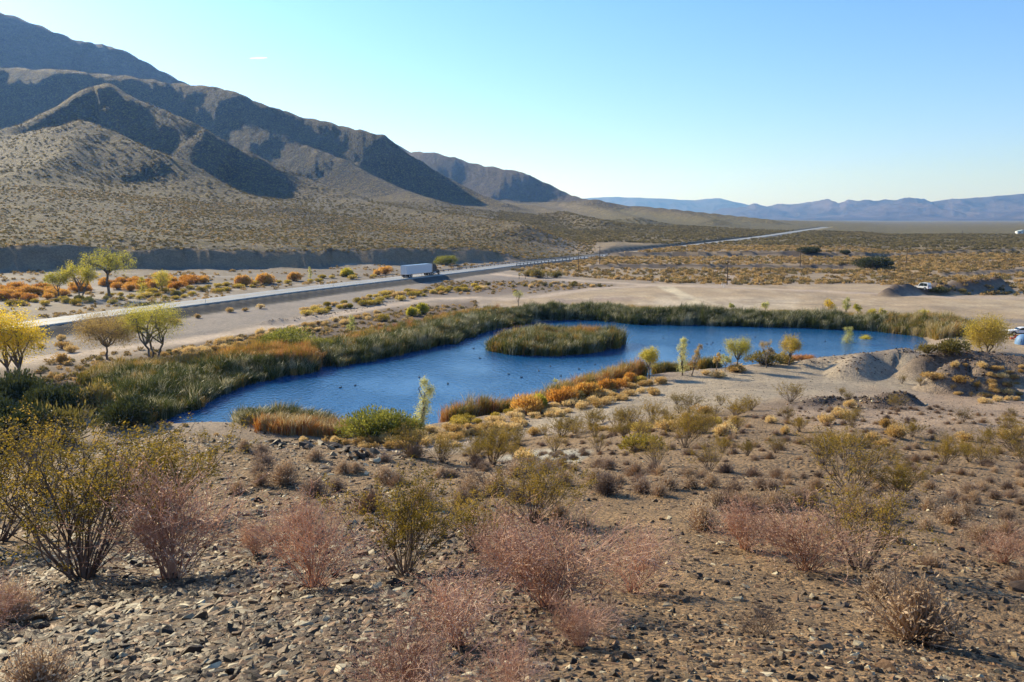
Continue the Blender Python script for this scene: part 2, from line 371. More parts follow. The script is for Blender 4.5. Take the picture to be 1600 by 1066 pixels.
def foliage(name, cols, transl=0.4, rough=0.5, wscale=0.25, fine=9.0, spec=0.35, wrand=0.45, sharp=0.0):
    """leaf or twig material: colours spread over clumps, plants and single leaves"""
    m, nt, out = new_mat(name)
    geo = N(nt, 'ShaderNodeNewGeometry'); oi = N(nt, 'ShaderNodeObjectInfo')
    n1 = N(nt, 'ShaderNodeTexNoise', i_Scale=wscale, i_Detail=3.0); nt.links.new(geo.outputs['Position'], n1.inputs['Vector'])
    wn_ = N(nt, 'ShaderNodeTexWhiteNoise', noise_dimensions='1D'); nt.links.new(geo.outputs['Random Per Island'], wn_.inputs['W'])
    a = math_(nt, 'MULTIPLY_ADD', n1.outputs[0], 1.1, -0.05)
    b = math_(nt, 'MULTIPLY_ADD', oi.outputs['Random'], wrand, -wrand / 2)
    c = math_(nt, 'MULTIPLY_ADD', wn_.outputs[0], 0.50, -0.25)
    f = math_(nt, 'ADD', math_(nt, 'ADD', a, b), c, clamp=True)
    k = len(cols); stops = [(0.18 + 0.64 * i / max(1, k - 1), cc) for i, cc in enumerate(cols)]
    col = ramp(nt, f, stops)
    p = N(nt, 'ShaderNodeBsdfPrincipled', i_Roughness=rough); p.inputs['Specular IOR Level'].default_value = spec
    nt.links.new(col, p.inputs['Base Color'])
    if transl > 0:
        t = N(nt, 'ShaderNodeBsdfTranslucent'); nt.links.new(col, t.inputs['Color'])
        mx = N(nt, 'ShaderNodeMixShader', i_Fac=transl); nt.links.new(p.outputs[0], mx.inputs[1]); nt.links.new(t.outputs[0], mx.inputs[2]); nt.links.new(mx.outputs[0], out.inputs[0])
    else: nt.links.new(p.outputs[0], out.inputs[0])
    return m

def ground_material(name):
    m, nt, out = new_mat(name); p = N(nt, 'ShaderNodeBsdfPrincipled', i_Roughness=0.9); p.inputs['Specular IOR Level'].default_value = 0.25
    geo = N(nt, 'ShaderNodeNewGeometry'); pos = geo.outputs['Position']
    base = N(nt, 'ShaderNodeAttribute', attribute_name='soil').outputs['Color']
    msk = N(nt, 'ShaderNodeAttribute', attribute_name='cover'); sep = N(nt, 'ShaderNodeSeparateColor'); nt.links.new(msk.outputs['Color'], sep.inputs[0])
    scrub, near, rock = sep.outputs[0], sep.outputs[1], sep.outputs[2]
    def noise(s, det=4.0, rough=0.55):
        n = N(nt, 'ShaderNodeTexNoise', i_Scale=s, i_Detail=det, i_Roughness=rough); nt.links.new(pos, n.inputs['Vector']); return n.outputs[0]
    def voro(s, feat='F1', rnd=1.0):
        n = N(nt, 'ShaderNodeTexVoronoi', i_Scale=s, feature=feat, i_Randomness=rnd); nt.links.new(pos, n.inputs['Vector']); return n
    # patchy soil
    c = mixc(nt, 1.0, base, ramp(nt, noise(0.12, 6), [(0.3, (0.80, 0.80, 0.82)), (0.7, (1.18, 1.16, 1.12))]), 'MULTIPLY')
    c = mixc(nt, 1.0, c, ramp(nt, noise(1.3, 6, .65), [(0.3, (0.72, 0.72, 0.74)), (0.7, (1.25, 1.24, 1.2))]), 'MULTIPLY')
    c = mixc(nt, scrub, c, mixc(nt, 1.0, c, ramp(nt, noise(0.045, 10, .72), [(0.35, (0.55, 0.55, 0.58)), (0.5, (1, 1, 1)), (0.68, (1.5, 1.42, 1.3))]), 'MULTIPLY'))
    # pebbles: single stones lighter or darker
    v1 = voro(22.0); v2 = voro(7.0); v3 = voro(55.0)
    sp = N(nt, 'ShaderNodeSeparateColor'); nt.links.new(v1.outputs['Color'], sp.inputs[0])
    pc = ramp(nt, sp.outputs[0], [(0.0, (0.45, 0.42, 0.4)), (0.45, (0.9, 0.88, 0.85)), (0.75, (1.2, 1.12, 1.0)), (1.0, (1.8, 1.7, 1.55))])
    c = mixc(nt, near, c, mixc(nt, 0.8, c, pc, 'MULTIPLY'))
    sp2 = N(nt, 'ShaderNodeSeparateColor'); nt.links.new(v2.outputs['Color'], sp2.inputs[0])
    pc2 = ramp(nt, sp2.outputs[0], [(0.0, (0.55, 0.53, 0.52)), (0.5, (0.95, 0.95, 0.95)), (1.0, (1.5, 1.45, 1.4))])
    c = mixc(nt, math_(nt, 'MULTIPLY', rock, 0.75), c, pc2, 'MULTIPLY')
    # far scrub too small to build: dark olive and straw dots
    vs_ = voro(0.42); vs2 = voro(0.9)
    sps = N(nt, 'ShaderNodeSeparateColor'); nt.links.new(vs_.outputs['Color'], sps.inputs[0])
    dot = math_(nt, 'LESS_THAN', vs_.outputs['Distance'], math_(nt, 'MULTIPLY_ADD', sps.outputs[1], 0.35, 0.28))
    sps2 = N(nt, 'ShaderNodeSeparateColor'); nt.links.new(vs2.outputs['Color'], sps2.inputs[0])
    dot2 = math_(nt, 'LESS_THAN', vs2.outputs['Distance'], math_(nt, 'MULTIPLY_ADD', sps2.outputs[1], 0.4, 0.08))
    sc = ramp(nt, sps.outputs[0], [(0.0, (0.10, 0.085, 0.035)), (0.5, (0.17, 0.135, 0.05)), (1.0, (0.26, 0.19, 0.08))])
    sc2 = ramp(nt, sps2.outputs[0], [(0.0, (0.09, 0.075, 0.035)), (0.6, (0.2, 0.15, 0.07)), (1.0, (0.34, 0.27, 0.16))])
    c = mixc(nt, math_(nt, 'MULTIPLY', math_(nt, 'MULTIPLY', dot2, scrub), 0.8), c, sc2)
    c = mixc(nt, math_(nt, 'MULTIPLY', math_(nt, 'MULTIPLY', dot, scrub), 0.95), c, sc)
    nt.links.new(c, p.inputs['Base Color'])
    # relief: pebbles close by, rubble and bushes farther off
    h1 = math_(nt, 'MULTIPLY', math_(nt, 'MULTIPLY', math_(nt, 'SUBTRACT', 0.6, v1.outputs['Distance']), near), 0.022)
    h2 = math_(nt, 'MULTIPLY', math_(nt, 'MULTIPLY', math_(nt, 'SUBTRACT', 0.6, v3.outputs['Distance']), near), 0.010)
    h3 = math_(nt, 'MULTIPLY', math_(nt, 'MULTIPLY', math_(nt, 'SUBTRACT', 0.6, v2.outputs['Distance']), rock), 0.10)
    h4 = math_(nt, 'MULTIPLY', math_(nt, 'MULTIPLY', math_(nt, 'SUBTRACT', 0.6, vs_.outputs['Distance']), scrub), 1.1)
    h5 = math_(nt, 'MULTIPLY', noise(6.0, 8, .7), 0.03)
    h6 = math_(nt, 'MULTIPLY', math_(nt, 'MULTIPLY', noise(0.05, 10, .7), scrub), 13.0)
    hs = math_(nt, 'ADD', math_(nt, 'ADD', math_(nt, 'ADD', h1, h2), math_(nt, 'ADD', h3, h4)), math_(nt, 'ADD', h5, h6))
    b = N(nt, 'ShaderNodeBump', i_Strength=0.9, i_Distance=1.0); nt.links.new(hs, b.inputs['Height']); nt.links.new(b.outputs[0], p.inputs['Normal'])
    nt.links.new(p.outputs[0], out.inputs[0]); return m
MAT_GROUND = ground_material('desert_soil')

# ------------------------------------------------------------------ ground sheet, split by kind of land
def build_ground():
    rr = [0.35]
    while rr[-1] < 19000:
        d = rr[-1]; rr.append(d * (1.022 if d < 20 else 1.0125 if d < 3000 else 1.05))
    rr = np.array(rr)
    lo, hi = R(-38), R(38)
    az = np.concatenate([np.arange(lo, hi, R(0.1)), np.arange(hi, 2 * math.pi + lo, R(2.5))])
    nA, nR = len(az), len(rr)
    A, D = np.meshgrid(az, rr)
    X = D * np.sin(A); Y = D * np.cos(A)
    Z = H(X.ravel(), Y.ravel()).reshape(X.shape)
    # behind the camera the table clamps to the outer columns: keep the hillside rising gently
    back = (np.cos(A) < 0.2)
    Z = np.where(back, ZC - 1.6 + np.clip(D, 0, 400) * 0.02 * 0 + np.where(D < 400, 0, 0), Z)
    w = sstep(0.55, 0.15, np.cos(A))
    Z = Z * (1 - w) + (ZC - 1.7 + 0.04 * np.minimum(D, 600)) * w
    V = np.stack([X, Y, Z], -1).reshape(-1, 3)
    V = np.vstack([V, [[0, 0, ZC - 1.62]]])
    i = np.arange(nR - 1)[:, None] * nA; j = np.arange(nA)[None, :]; j2 = (j + 1) % nA
    F = np.stack([i + j, i + nA + j, i + nA + j2, i + j2], -1).reshape(-1, 4)[:, ::-1]
    x, y, z = V[:, 0], V[:, 1], V[:, 2]; d = np.hypot(x, y)
    px, py = project(x, y, z); fr = (y > 0)
    def zone(poly, soft=6.0, amp=6.0, fr_=40.0, dmin=0, dmax=1e9):
        s = poly_sd(px, py, poly) + amp * fbm(px / fr_, py / (fr_ * 0.4), 3, 7)
        return np.clip(0.5 - s / soft, 0, 1) * fr * (d > dmin) * (d < dmax)
    def path(pts, hw, soft, zz, dmin=0):
        P = [at_z(a, b, c if c is not None else zz) for a, b, c in [(q + (None,))[:3] for q in pts]]
        s, _, _, _ = seg_dist(x, y, P); s = s + 0.7 * fbm(x / 4, y / 4, 3, 9)
        return np.clip(0.5 - (s - hw) / soft, 0, 1)
    col = np.empty((len(V), 3)); col[:] = (0.205, 0.140, 0.080)
    cov = np.zeros((len(V), 3)); cov[:, 1] = 1 - sstep(18, 45, d); cov[:, 2] = sstep(12, 30, d) * (1 - sstep(140, 260, d)) * 0.8
    def put(m, c):
        m = m[:, None]; col[:] = col * (1 - m) + np.array(c) * m
    nz = fbm(x / 30, y / 30, 4, 11)
    put(sstep(1150, 250, px) * sstep(14, 9, d) * fr, (0.12, 0.088, 0.06))
    # flats beyond the pond
    put(sstep(70, 100, d), (0.29, 0.235, 0.185))
    plainm = sstep(240, 330, d)
    put(plainm * sstep(700, 1000, px), (0.27, 0.205, 0.135))
    put(sstep(450, 1000, d) * sstep(800, 1000, px), (0.13, 0.12, 0.062))
    put(sstep(2000, 6000, d) * sstep(800, 1000, px) * (0.5 + 0.5 * (nz > 0.1)), (0.135, 0.125, 0.075))
    # bajada and mountains on the left
    A0, D0, H0 = CUTBANK
    azv = np.arctan2(x, y); dc = np.interp(azv, A0, D0)
    beyond = sstep(0, 1, (d - dc + 6) / 2) * sstep(930, 800, px + 60 * nz)
    put(beyond * 1.0, (0.122, 0.10, 0.07))
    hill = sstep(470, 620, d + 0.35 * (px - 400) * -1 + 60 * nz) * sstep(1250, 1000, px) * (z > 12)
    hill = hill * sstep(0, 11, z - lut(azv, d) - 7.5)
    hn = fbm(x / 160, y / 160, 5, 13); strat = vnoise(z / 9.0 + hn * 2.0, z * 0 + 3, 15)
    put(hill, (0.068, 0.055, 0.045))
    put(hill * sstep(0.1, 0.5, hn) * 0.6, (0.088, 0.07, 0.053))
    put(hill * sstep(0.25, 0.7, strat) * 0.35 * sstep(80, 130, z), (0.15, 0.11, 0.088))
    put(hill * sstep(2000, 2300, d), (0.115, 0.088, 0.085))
    bank = beyond * (d < dc + 12)
    put(bank * sstep(0.5, 2.5, np.interp(azv, A0, H0)), (0.28, 0.20, 0.13))
    cov[:, 2] = np.maximum(cov[:, 2], bank * .8); cov[:, 0] = np.maximum(beyond * sstep(-5, 20, d - dc - 6) * 1.0, sstep(420, 700, d) * (px > 700))
    # wash between the cut bank and the highway
    rd, zr, arc, side = seg_dist(x, y, ROAD_COARSE)
    put(beyond * sstep(400, 800, d) * (1 - hill), (0.075, 0.061, 0.044))
    wash = (side < 0) & (d < dc) & (d > 120) & (px < 830)
    put(wash * 1.0, (0.19, 0.155, 0.12)); put(wash * sstep(0.1, 0.5, fbm(x / 20, y / 7, 3, 17)), (0.27, 0.235, 0.205))
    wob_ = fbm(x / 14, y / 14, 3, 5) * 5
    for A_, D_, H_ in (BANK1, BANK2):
        db = np.interp(azv, A_, D_) + wob_; put(((d > db - 1) & (d < db + 5)) * sstep(.5, 1.2, np.interp(azv, A_, H_)), (0.085, 0.065, 0.052))  # shade of the plain's bank faces painted in as a dark band
    # land between highway and pond
    put(zone([(-200, 560), (0, 520), (300, 486), (480, 462), (720, 430), (840, 425), (900, 436), (880, 450), (760, 462), (600, 478), (450, 500), (300, 530), (0, 565)], 10, 5), (0.215, 0.185, 0.165))
    put(zone([(690, 440), (760, 436), (860, 440), (960, 447), (900, 456), (780, 460), (700, 462), (640, 460)], 8, 6), (0.15, 0.115, 0.095))
    # dark damp bank soil behind the left reeds
    put(zone([(-100, 590), (60, 572), (200, 560), (290, 538), (400, 520), (470, 505), (560, 490), (640, 478), (740, 470), (760, 500), (600, 545), (480, 560), (350, 600), (200, 640), (-100, 650)], 8, 4), (0.12, 0.085, 0.062))
    # pale dirt flat beyond the pond
    put(zone([(770, 472), (850, 462), (940, 450), (1040, 446), (1200, 447), (1340, 444), (1420, 452), (1480, 460), (1760, 466), (1760, 545), (1600, 552), (1560, 530), (1500, 512), (1430, 500), (1340, 492), (1200, 486), (1050, 482), (900, 478), (800, 478)], 5, 4), (0.355, 0.27, 0.178))
    put(zone([(990, 470), (1100, 466), (1250, 470), (1240, 480), (1100, 480), (1000, 478)], 10, 9), (0.47, 0.39, 0.29))
    put(zone([(860, 466), (960, 461), (1010, 466), (960, 472), (880, 474)], 5, 6), (0.29, 0.22, 0.175))
    put(zone([(1430, 492), (1600, 499), (1700, 500), (1700, 506), (1540, 504), (1430, 498)], 3, 2), (0.24, 0.2, 0.17))
    put(zone([(1030, 447), (1048, 447), (1110, 477), (1080, 477)], 4, 3), (0.52, 0.44, 0.31))
    flat = poly_sd(px, py, [(770, 470), (850, 460), (940, 450), (1040, 447), (1200, 448), (1340, 448), (1480, 462), (1700, 468), (1700, 540), (1500, 500), (1340, 490), (1050, 480), (800, 476)]) < 0
    put(flat * fr * sstep(.05, .5, fbm(x / 6, y / 14, 4, 19)) * .55, (0.25, 0.19, 0.13)); put(flat * fr * sstep(.1, .5, fbm(x / 9, y / 22, 4, 23)) * .5, (0.44, 0.36, 0.25))
    for q, cc in (([(850, 468), (1000, 462), (1150, 464), (1300, 472)], (.45, .37, .27)), ([(1100, 470), (1300, 476), (1600, 480)], (.24, .185, .13)), ([(960, 474), (1150, 470), (1400, 466)], (.46, .38, .28)), ([(1200, 455), (1400, 474), (1700, 482)], (.44, .36, .26)), ([(1040, 449), (1080, 462), (1130, 478)], (.5, .42, .3))):
        for off in (0, .9): put(path([(a_, b_ + off, None) for a_, b_ in q], .25, .7, 1.5) * .7, cc)
    # dirt roads
    r1 = path([(-260, 612), (-60, 575), (49, 556), (150, 546), (279, 530), (361, 517), (427, 507), (499, 493), (564, 482), (630, 471), (679, 465), (728, 464), (794, 467), (850, 463), (930, 452), (1030, 446)], 2.6, 1.4, 1.4)
    r2 = path([(745, 421, 2.6), (775, 426, 2.2), (800, 431, 1.8), (860, 437, 1.5), (930, 441), (1030, 446), (1200, 452), (1350, 459), (1450, 464), (1600, 467), (1900, 470)], 3.0, 1.6, 1.5)
    r3 = path([(1250, 497, 1), (1350, 497, 1), (1430, 502, 1), (1480, 512, 1), (1500, 520, 1)], 2.0, 1.5, 1)
    roadm = np.maximum(np.maximum(r1, r2), r3 * 0.8); put(roadm, (0.40, 0.315, 0.245))
    r4 = path([(1440, 453, 1.6), (1500, 447, 1.8), (1600, 436, 2.4), (1800, 415, 3)], 2.2, 2, 1.8); put(r4 * 0.8, (0.33, 0.27, 0.22))
    r5 = path([(1130, 447, 1.6), (1138, 436, 1.8), (1142, 428, 2.0), (1120, 420, 2.4)], 1.8, 2, 1.8); put(r5 * 0.8, (0.38, 0.30, 0.24))
    put(zone([(1315, 369), (1332, 362), (1345, 366), (1400, 370), (1360, 371)], 2, 1), (0.5, 0.38, 0.3))
    # gravel bench on the near shore
    put(zone([(560, 705), (640, 690), (740, 675), (850, 650), (960, 622), (1010, 600), (1110, 585), (1210, 572), (1300, 555), (1420, 545), (1480, 562), (1560, 575), (1640, 585), (1640, 640), (1480, 625), (1380, 612), (1250, 618), (1120, 640), (960, 660), (830, 680), (700, 706)], 12, 9, dmin=55), (0.31, 0.26, 0.195))
    put(zone([(560, 700), (700, 688), (840, 672), (980, 654), (1100, 642), (1100, 648), (960, 668), (820, 686), (690, 702), (580, 712)], 6, 3, dmin=45), (0.34, 0.28, 0.23))
    put(zone([(1180, 640), (1400, 612), (1600, 598), (1800, 598), (1800, 680), (1500, 672), (1300, 668)], 25, 16, dmin=30), (0.29, 0.215, 0.155))
    put(zone([(790, 712), (860, 700), (925, 705), (905, 722), (830, 730), (770, 724)], 8, 5, dmin=20), (0.30, 0.29, 0.25))
    # spoil mounds; steep ones dark rock with their shade painted into the colour
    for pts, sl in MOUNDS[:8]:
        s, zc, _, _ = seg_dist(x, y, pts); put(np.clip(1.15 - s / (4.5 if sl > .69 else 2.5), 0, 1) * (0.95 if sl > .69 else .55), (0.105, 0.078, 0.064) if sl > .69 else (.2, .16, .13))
    # highway embankment, dark crushed rock
    emb = (rd < ROAD_HW + 6.5) & (d < 900); put(emb * sstep(ROAD_HW + 6.5, ROAD_HW + 5.0, rd), (0.055, 0.052, 0.05))
    put(((rd < ROAD_HW + 9) & (d >= 900)) * 0.6, (0.2, 0.18, 0.16))
    cov[:, 0] *= (1 - np.clip(sstep(14, 8, rd), 0, 1)); cov[:, 0] *= 1 - roadm
    cov[:, 2] *= 1 - 0.75 * roadm
    # pond bed
    ps = poly_sd(x, y, SHORE); put(np.clip(0.5 - ps, 0, 1), (0.035, 0.04, 0.03))
    put(np.clip(0.5 - poly_sd(x, y, ISLAND), 0, 1), (0.05, 0.045, 0.03))
    # split faces
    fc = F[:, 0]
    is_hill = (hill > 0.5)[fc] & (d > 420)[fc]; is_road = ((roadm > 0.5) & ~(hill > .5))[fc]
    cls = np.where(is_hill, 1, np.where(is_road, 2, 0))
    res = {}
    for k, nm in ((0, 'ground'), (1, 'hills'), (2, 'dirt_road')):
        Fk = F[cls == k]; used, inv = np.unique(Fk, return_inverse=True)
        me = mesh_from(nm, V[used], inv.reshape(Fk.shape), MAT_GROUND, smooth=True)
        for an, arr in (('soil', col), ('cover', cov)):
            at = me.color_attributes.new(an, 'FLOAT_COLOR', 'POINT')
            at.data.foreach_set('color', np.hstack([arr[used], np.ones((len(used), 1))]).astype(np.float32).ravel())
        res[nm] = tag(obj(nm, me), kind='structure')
    return res
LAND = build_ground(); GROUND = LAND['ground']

# ------------------------------------------------------------------ pond water
def water_material():
    m, nt, out = new_mat('pond_water'); p = N(nt, 'ShaderNodeBsdfPrincipled', i_Roughness=0.12, i_IOR=1.333)
    p.inputs['Base Color'].default_value = (0.010, 0.080, 0.21, 1); p.inputs['Specular IOR Level'].default_value = 0.5
    geo = N(nt, 'ShaderNodeNewGeometry'); mp = N(nt, 'ShaderNodeMapping'); mp.inputs['Scale'].default_value = (1.0, 0.55, 1.0); mp.inputs['Rotation'].default_value = (0, 0, R(20))
    nt.links.new(geo.outputs['Position'], mp.inputs[0])
    n1 = N(nt, 'ShaderNodeTexNoise', i_Scale=1.9, i_Detail=4.0, i_Roughness=0.55); n2 = N(nt, 'ShaderNodeTexNoise', i_Scale=0.11, i_Detail=2.0)
    nt.links.new(mp.outputs[0], n1.inputs['Vector']); nt.links.new(mp.outputs[0], n2.inputs['Vector'])
    st = ramp(nt, n2.outputs[0], [(0.35, (0.45, 0.45, 0.45)), (0.65, (1, 1, 1))])
    hh = math_(nt, 'MULTIPLY', n1.outputs[0], st)
    b = N(nt, 'ShaderNodeBump', i_Strength=1.0, i_Distance=0.20); nt.links.new(hh, b.inputs['Height']); nt.links.new(b.outputs[0], p.inputs['Normal'])
    nt.links.new(p.outputs[0], out.inputs[0]); return m
def build_water():
    poly = [Vector((a, b, 0)) for a, b in SHORE]; c = sum(poly, Vector()) / len(poly)
    bm = bmesh.new()
    # swell outline slightly so the sheet runs under the bank
    n = len(poly); vs_ = []
    for i in range(n):
        t = (poly[(i + 1) % n] - poly[i - 1]).normalized(); nrm = Vector((t.y, -t.x, 0))
        q = poly[i] + nrm * 2.0; q2 = poly[i] - nrm * 2.0
        s1 = float(poly_sd(np.array([q.x]), np.array([q.y]), SHORE)[0]); vs_.append(bm.verts.new(q if s1 > 0 else q2))
    f = bm.faces.new(vs_); bmesh.ops.triangulate(bm, faces=[f])
    for f in bm.faces:
        if f.normal.z < 0: f.normal_flip()
    me = bpy.data.meshes.new('water'); bm.to_mesh(me); bm.free(); me.materials.append(water_material())
    tag(obj('water', me), kind='structure')
build_water()

# ------------------------------------------------------------------ highway
def strip(name, line, off0, off1, dz, mat, thick=0.0, z_side=None):
    V, F = [], []
    for i, p in enumerate(line):
        t = (line[min(i + 1, len(line) - 1)] - line[max(i - 1, 0)]); t.z = 0; t.normalize(); n = Vector((t.y, -t.x, 0))
        a = p + n * off0 + Vector((0, 0, dz)); b = p + n * off1 + Vector((0, 0, dz)); V += [a, b]
        if thick: V += [a - Vector((0, 0, thick)) - n * 0.25, b - Vector((0, 0, thick)) + n * 0.25]
    k = 4 if thick else 2
    for i in range(len(line) - 1):
        o = i * k; F.append((o, o + 1, o + k + 1, o + k))
        if thick: F.append((o + 2, o, o + k, o + k + 2)); F.append((o + 1, o + 3, o + k + 3, o + k + 1))
    return mesh_from(name, np.array([tuple(v) for v in V]), np.array(F), mat, smooth=False)
def road_material():
    m, nt, out = new_mat('worn_asphalt'); p = N(nt, 'ShaderNodeBsdfPrincipled', i_Roughness=0.55); p.inputs['Specular IOR Level'].default_value = 0.5
    geo = N(nt, 'ShaderNodeNewGeometry'); n1 = N(nt, 'ShaderNodeTexNoise', i_Scale=0.25, i_Detail=6.0); n2 = N(nt, 'ShaderNodeTexNoise', i_Scale=30.0, i_Detail=3.0)
    nt.links.new(geo.outputs['Position'], n1.inputs['Vector']); nt.links.new(geo.outputs['Position'], n2.inputs['Vector'])
    nt.links.new(ramp(nt, n1.outputs[0], [(0.3, (0.24, 0.235, 0.22)), (0.7, (0.33, 0.32, 0.30))]), p.inputs['Base Color'])
    b = N(nt, 'ShaderNodeBump', i_Strength=0.25, i_Distance=0.01); nt.links.new(n2.outputs[0], b.inputs['Height']); nt.links.new(b.outputs[0], p.inputs['Normal'])
    nt.links.new(p.outputs[0], out.inputs[0]); return m
hw = tag(obj('highway', strip('highway', ROAD, -ROAD_HW, ROAD_HW, 0.0, road_material(), 0.5)), kind='structure')
M_WHITE = plain('white_paint', (0.75, 0.75, 0.73), 0.5); M_YEL = plain('yellow_paint', (0.65, 0.42, 0.06), 0.6)
for nm, o0, o1, mm in (('edge_line', -3.75, -3.6, M_WHITE), ('edge_line', 3.6, 3.75, M_WHITE), ('centre_line', -0.18, -0.06, M_YEL), ('centre_line', 0.06, 0.18, M_YEL)):
    obj(nm, strip(nm, ROAD, o0, o1, 0.012, mm), hw)
# the rough apron where the dirt road leaves the highway is part of the ground colour zones

# ------------------------------------------------------------------ distant ranges
def range_mesh(name, sky_, d0, depth, basez, seed, mat, amp):
    n, k = 420, 46
    pxs = np.linspace(sky_[0][0], sky_[-1][0], n); pys = np.interp(pxs, [s[0] for s in sky_], [s[1] for s in sky_]) + 0.9 * fbm(pxs / 14, pxs * 0, 4, seed)
    V = []
    for i in range(n):
        c = at_d(pxs[i], pys[i], d0); dirx, diry = c.x / d0, c.y / d0
        for j in range(k):
            t = (j / (k - 1)) * 1.5 - 1.0          # -1 near foot .. 0 crest .. 0.5 behind
            dd = d0 + t * depth; e = 1 - abs(t) if t < 0 else 1 - 1.6 * t
            zz = basez + (c.z - basez) * (max(e, 0) ** 1.7)
            V.append((dirx * dd, diry * dd, zz))
    V = np.array(V); e = np.clip((V[:, 2] - basez) / 300, 0, 1); tt = np.tile(np.abs(np.linspace(-1, .5, k)), n)
    g = ridged(V[:, 0] / 900, V[:, 1] / 2200, 5, seed) ; V[:, 2] += amp * g * np.clip(e * 3, 0, 1) * np.clip(tt * 6, 0, 1) * (e < 2)
    i = np.arange(n - 1)[:, None] * k; j = np.arange(k - 1)[None, :]
    F = np.stack([i + j, i + k + j, i + k + j + 1, i + j + 1], -1).reshape(-1, 4)
    return tag(obj(name, mesh_from(name, V, F, mat, smooth=True)), kind='structure')
def range_material():
    m, nt, out = new_mat('range_rock'); p = N(nt, 'ShaderNodeBsdfPrincipled', i_Roughness=1.0); p.inputs['Specular IOR Level'].default_value = 0.0
    geo = N(nt, 'ShaderNodeNewGeometry'); n1 = N(nt, 'ShaderNodeTexNoise', i_Scale=0.0012, i_Detail=8.0, i_Roughness=0.65); nt.links.new(geo.outputs['Position'], n1.inputs['Vector'])
    nt.links.new(ramp(nt, n1.outputs[0], [(0.35, (0.045, 0.043, 0.06)), (0.65, (0.135, 0.11, 0.125))]), p.inputs['Base Color'])
    b = N(nt, 'ShaderNodeBump', i_Strength=1.0, i_Distance=150.0); nt.links.new(n1.outputs[0], b.inputs['Height']); nt.links.new(b.outputs[0], p.inputs['Normal'])
    nt.links.new(p.outputs[0], out.inputs[0]); return m
MR = range_material()
range_mesh('distant_range', [(1040, 346), (1110, 338), (1150, 331), (1180, 325), (1230, 321), (1270, 317.5), (1298, 313.5), (1311, 319), (1323, 314), (1345, 317), (1372, 319.5), (1440, 317), (1500, 311), (1560, 306), (1600, 303), (1700, 297), (1900, 290), (2400, 300)], 14000, 4200, 8, 91, MR, 170)
range_mesh('farthest_range', [(700, 330), (900, 311), (950, 308), (1000, 309), (1050, 311.5), (1085, 313), (1105, 311), (1125, 310), (1150, 316), (1180, 323), (1260, 335)], 17500, 2500, 8, 95, MR, 120)
#@@PART2
# ------------------------------------------------------------------ plant geometry (numpy batches)
def prisms(P0, P1, R0, R1, n=3):
    P0, P1 = np.asarray(P0, float), np.asarray(P1, float); R0, R1 = np.asarray(R0, float), np.asarray(R1, float)
    d = P1 - P0; d /= np.linalg.norm(d, axis=1, keepdims=True) + 1e-9
    up = np.where(np.abs(d[:, 2:3]) > 0.9, [[1.0, 0, 0]], [[0, 0, 1.0]])
    a = np.cross(d, up); a /= np.linalg.norm(a, axis=1, keepdims=True) + 1e-9; b = np.cross(d, a)
    V = []
    for P, Rr in ((P0, R0), (P1, R1)):
        for k in range(n):
            t = 2 * math.pi * k / n; V.append(P + (a * math.cos(t) + b * math.sin(t)) * Rr[:, None])
    V = np.stack(V, 1); m = len(P0); base = (np.arange(m) * 2 * n)[:, None]; F = []
    for k in range(n):
        k2 = (k + 1) % n; F.append(np.hstack([base + k, base + k2, base + n + k2])); F.append(np.hstack([base + k, base + n + k2, base + n + k]))
    return V.reshape(-1, 3), np.concatenate(F)
def cards(P, L, W, rng, up=0.0, dirs=None):
    """leaf-sized rhombi (two triangles, slightly folded)"""
    P = np.asarray(P, float); n = len(P)
    a = rng.normal(size=(n, 3)) if dirs is None else dirs + 0.5 * rng.normal(size=(n, 3))
    a[:, 2] += up; a /= np.linalg.norm(a, axis=1, keepdims=True) + 1e-9
    b = np.cross(a, rng.normal(size=(n, 3))); b /= np.linalg.norm(b, axis=1, keepdims=True) + 1e-9; c = np.cross(a, b)
    L = L * rng.uniform(0.6, 1.4, (n, 1)); W = W * rng.uniform(0.7, 1.3, (n, 1))
    V = np.stack([P - a * L / 2, P + b * W / 2 + c * W * .15, P + a * L / 2, P - b * W / 2 + c * W * .15], 1).reshape(-1, 3)
    i = (np.arange(n) * 4)[:, None]
    return V, np.concatenate([np.hstack([i, i + 1, i + 2]), np.hstack([i, i + 2, i + 3])])
def join(*parts):
    Vs, Fs, o = [], [], 0
    for V, F in parts: Vs.append(V); Fs.append(F + o); o += len(V)
    return np.concatenate(Vs), np.concatenate(Fs)
def grow(rnd, pos, dr, length, rad, depth, P, segs, tips):
    """P: steps, wiggle, tropism, kids, kid_len, kid_ang, first"""
    n = P['steps'][min(depth, len(P['steps']) - 1)]; step = length / n; r = rad
    for k in range(n):
        w = P['wiggle']
        dr = Vector((dr.x + rnd.gauss(0, w), dr.y + rnd.gauss(0, w), dr.z + rnd.gauss(0, w) + P['trop'])).normalized()
        q = pos + dr * step; r2 = r * (1 - 0.8 / (n + 0.6) * 1.0)
        segs.append((pos, q, r, r2)); pos = q; r = r2
        if depth < P['depth'] and (k + 1) / n >= P['first']:
            for _ in range(P['kids'][min(depth, len(P['kids']) - 1)]):
                ax = Vector((rnd.gauss(0, 1), rnd.gauss(0, 1), rnd.gauss(0, 1))).cross(dr).normalized()
                kd = (Matrix.Rotation(rnd.gauss(P['ang'], 0.15), 3, ax) @ dr)
                grow(rnd, pos, kd, length * P['klen'] * rnd.uniform(0.6, 1.2) * (1.15 - 0.4 * k / n), r * 0.7, depth + 1, P, segs, tips)
        if depth >= P['depth'] - P.get('tipd', 0): tips.append((pos, dr))
    return
def segs_np(segs, rmin=0.0):
    P0 = np.array([tuple(s[0]) for s in segs]); P1 = np.array([tuple(s[1]) for s in segs])
    return P0, P1, np.maximum([s[2] for s in segs], rmin), np.maximum([s[3] for s in segs], rmin)

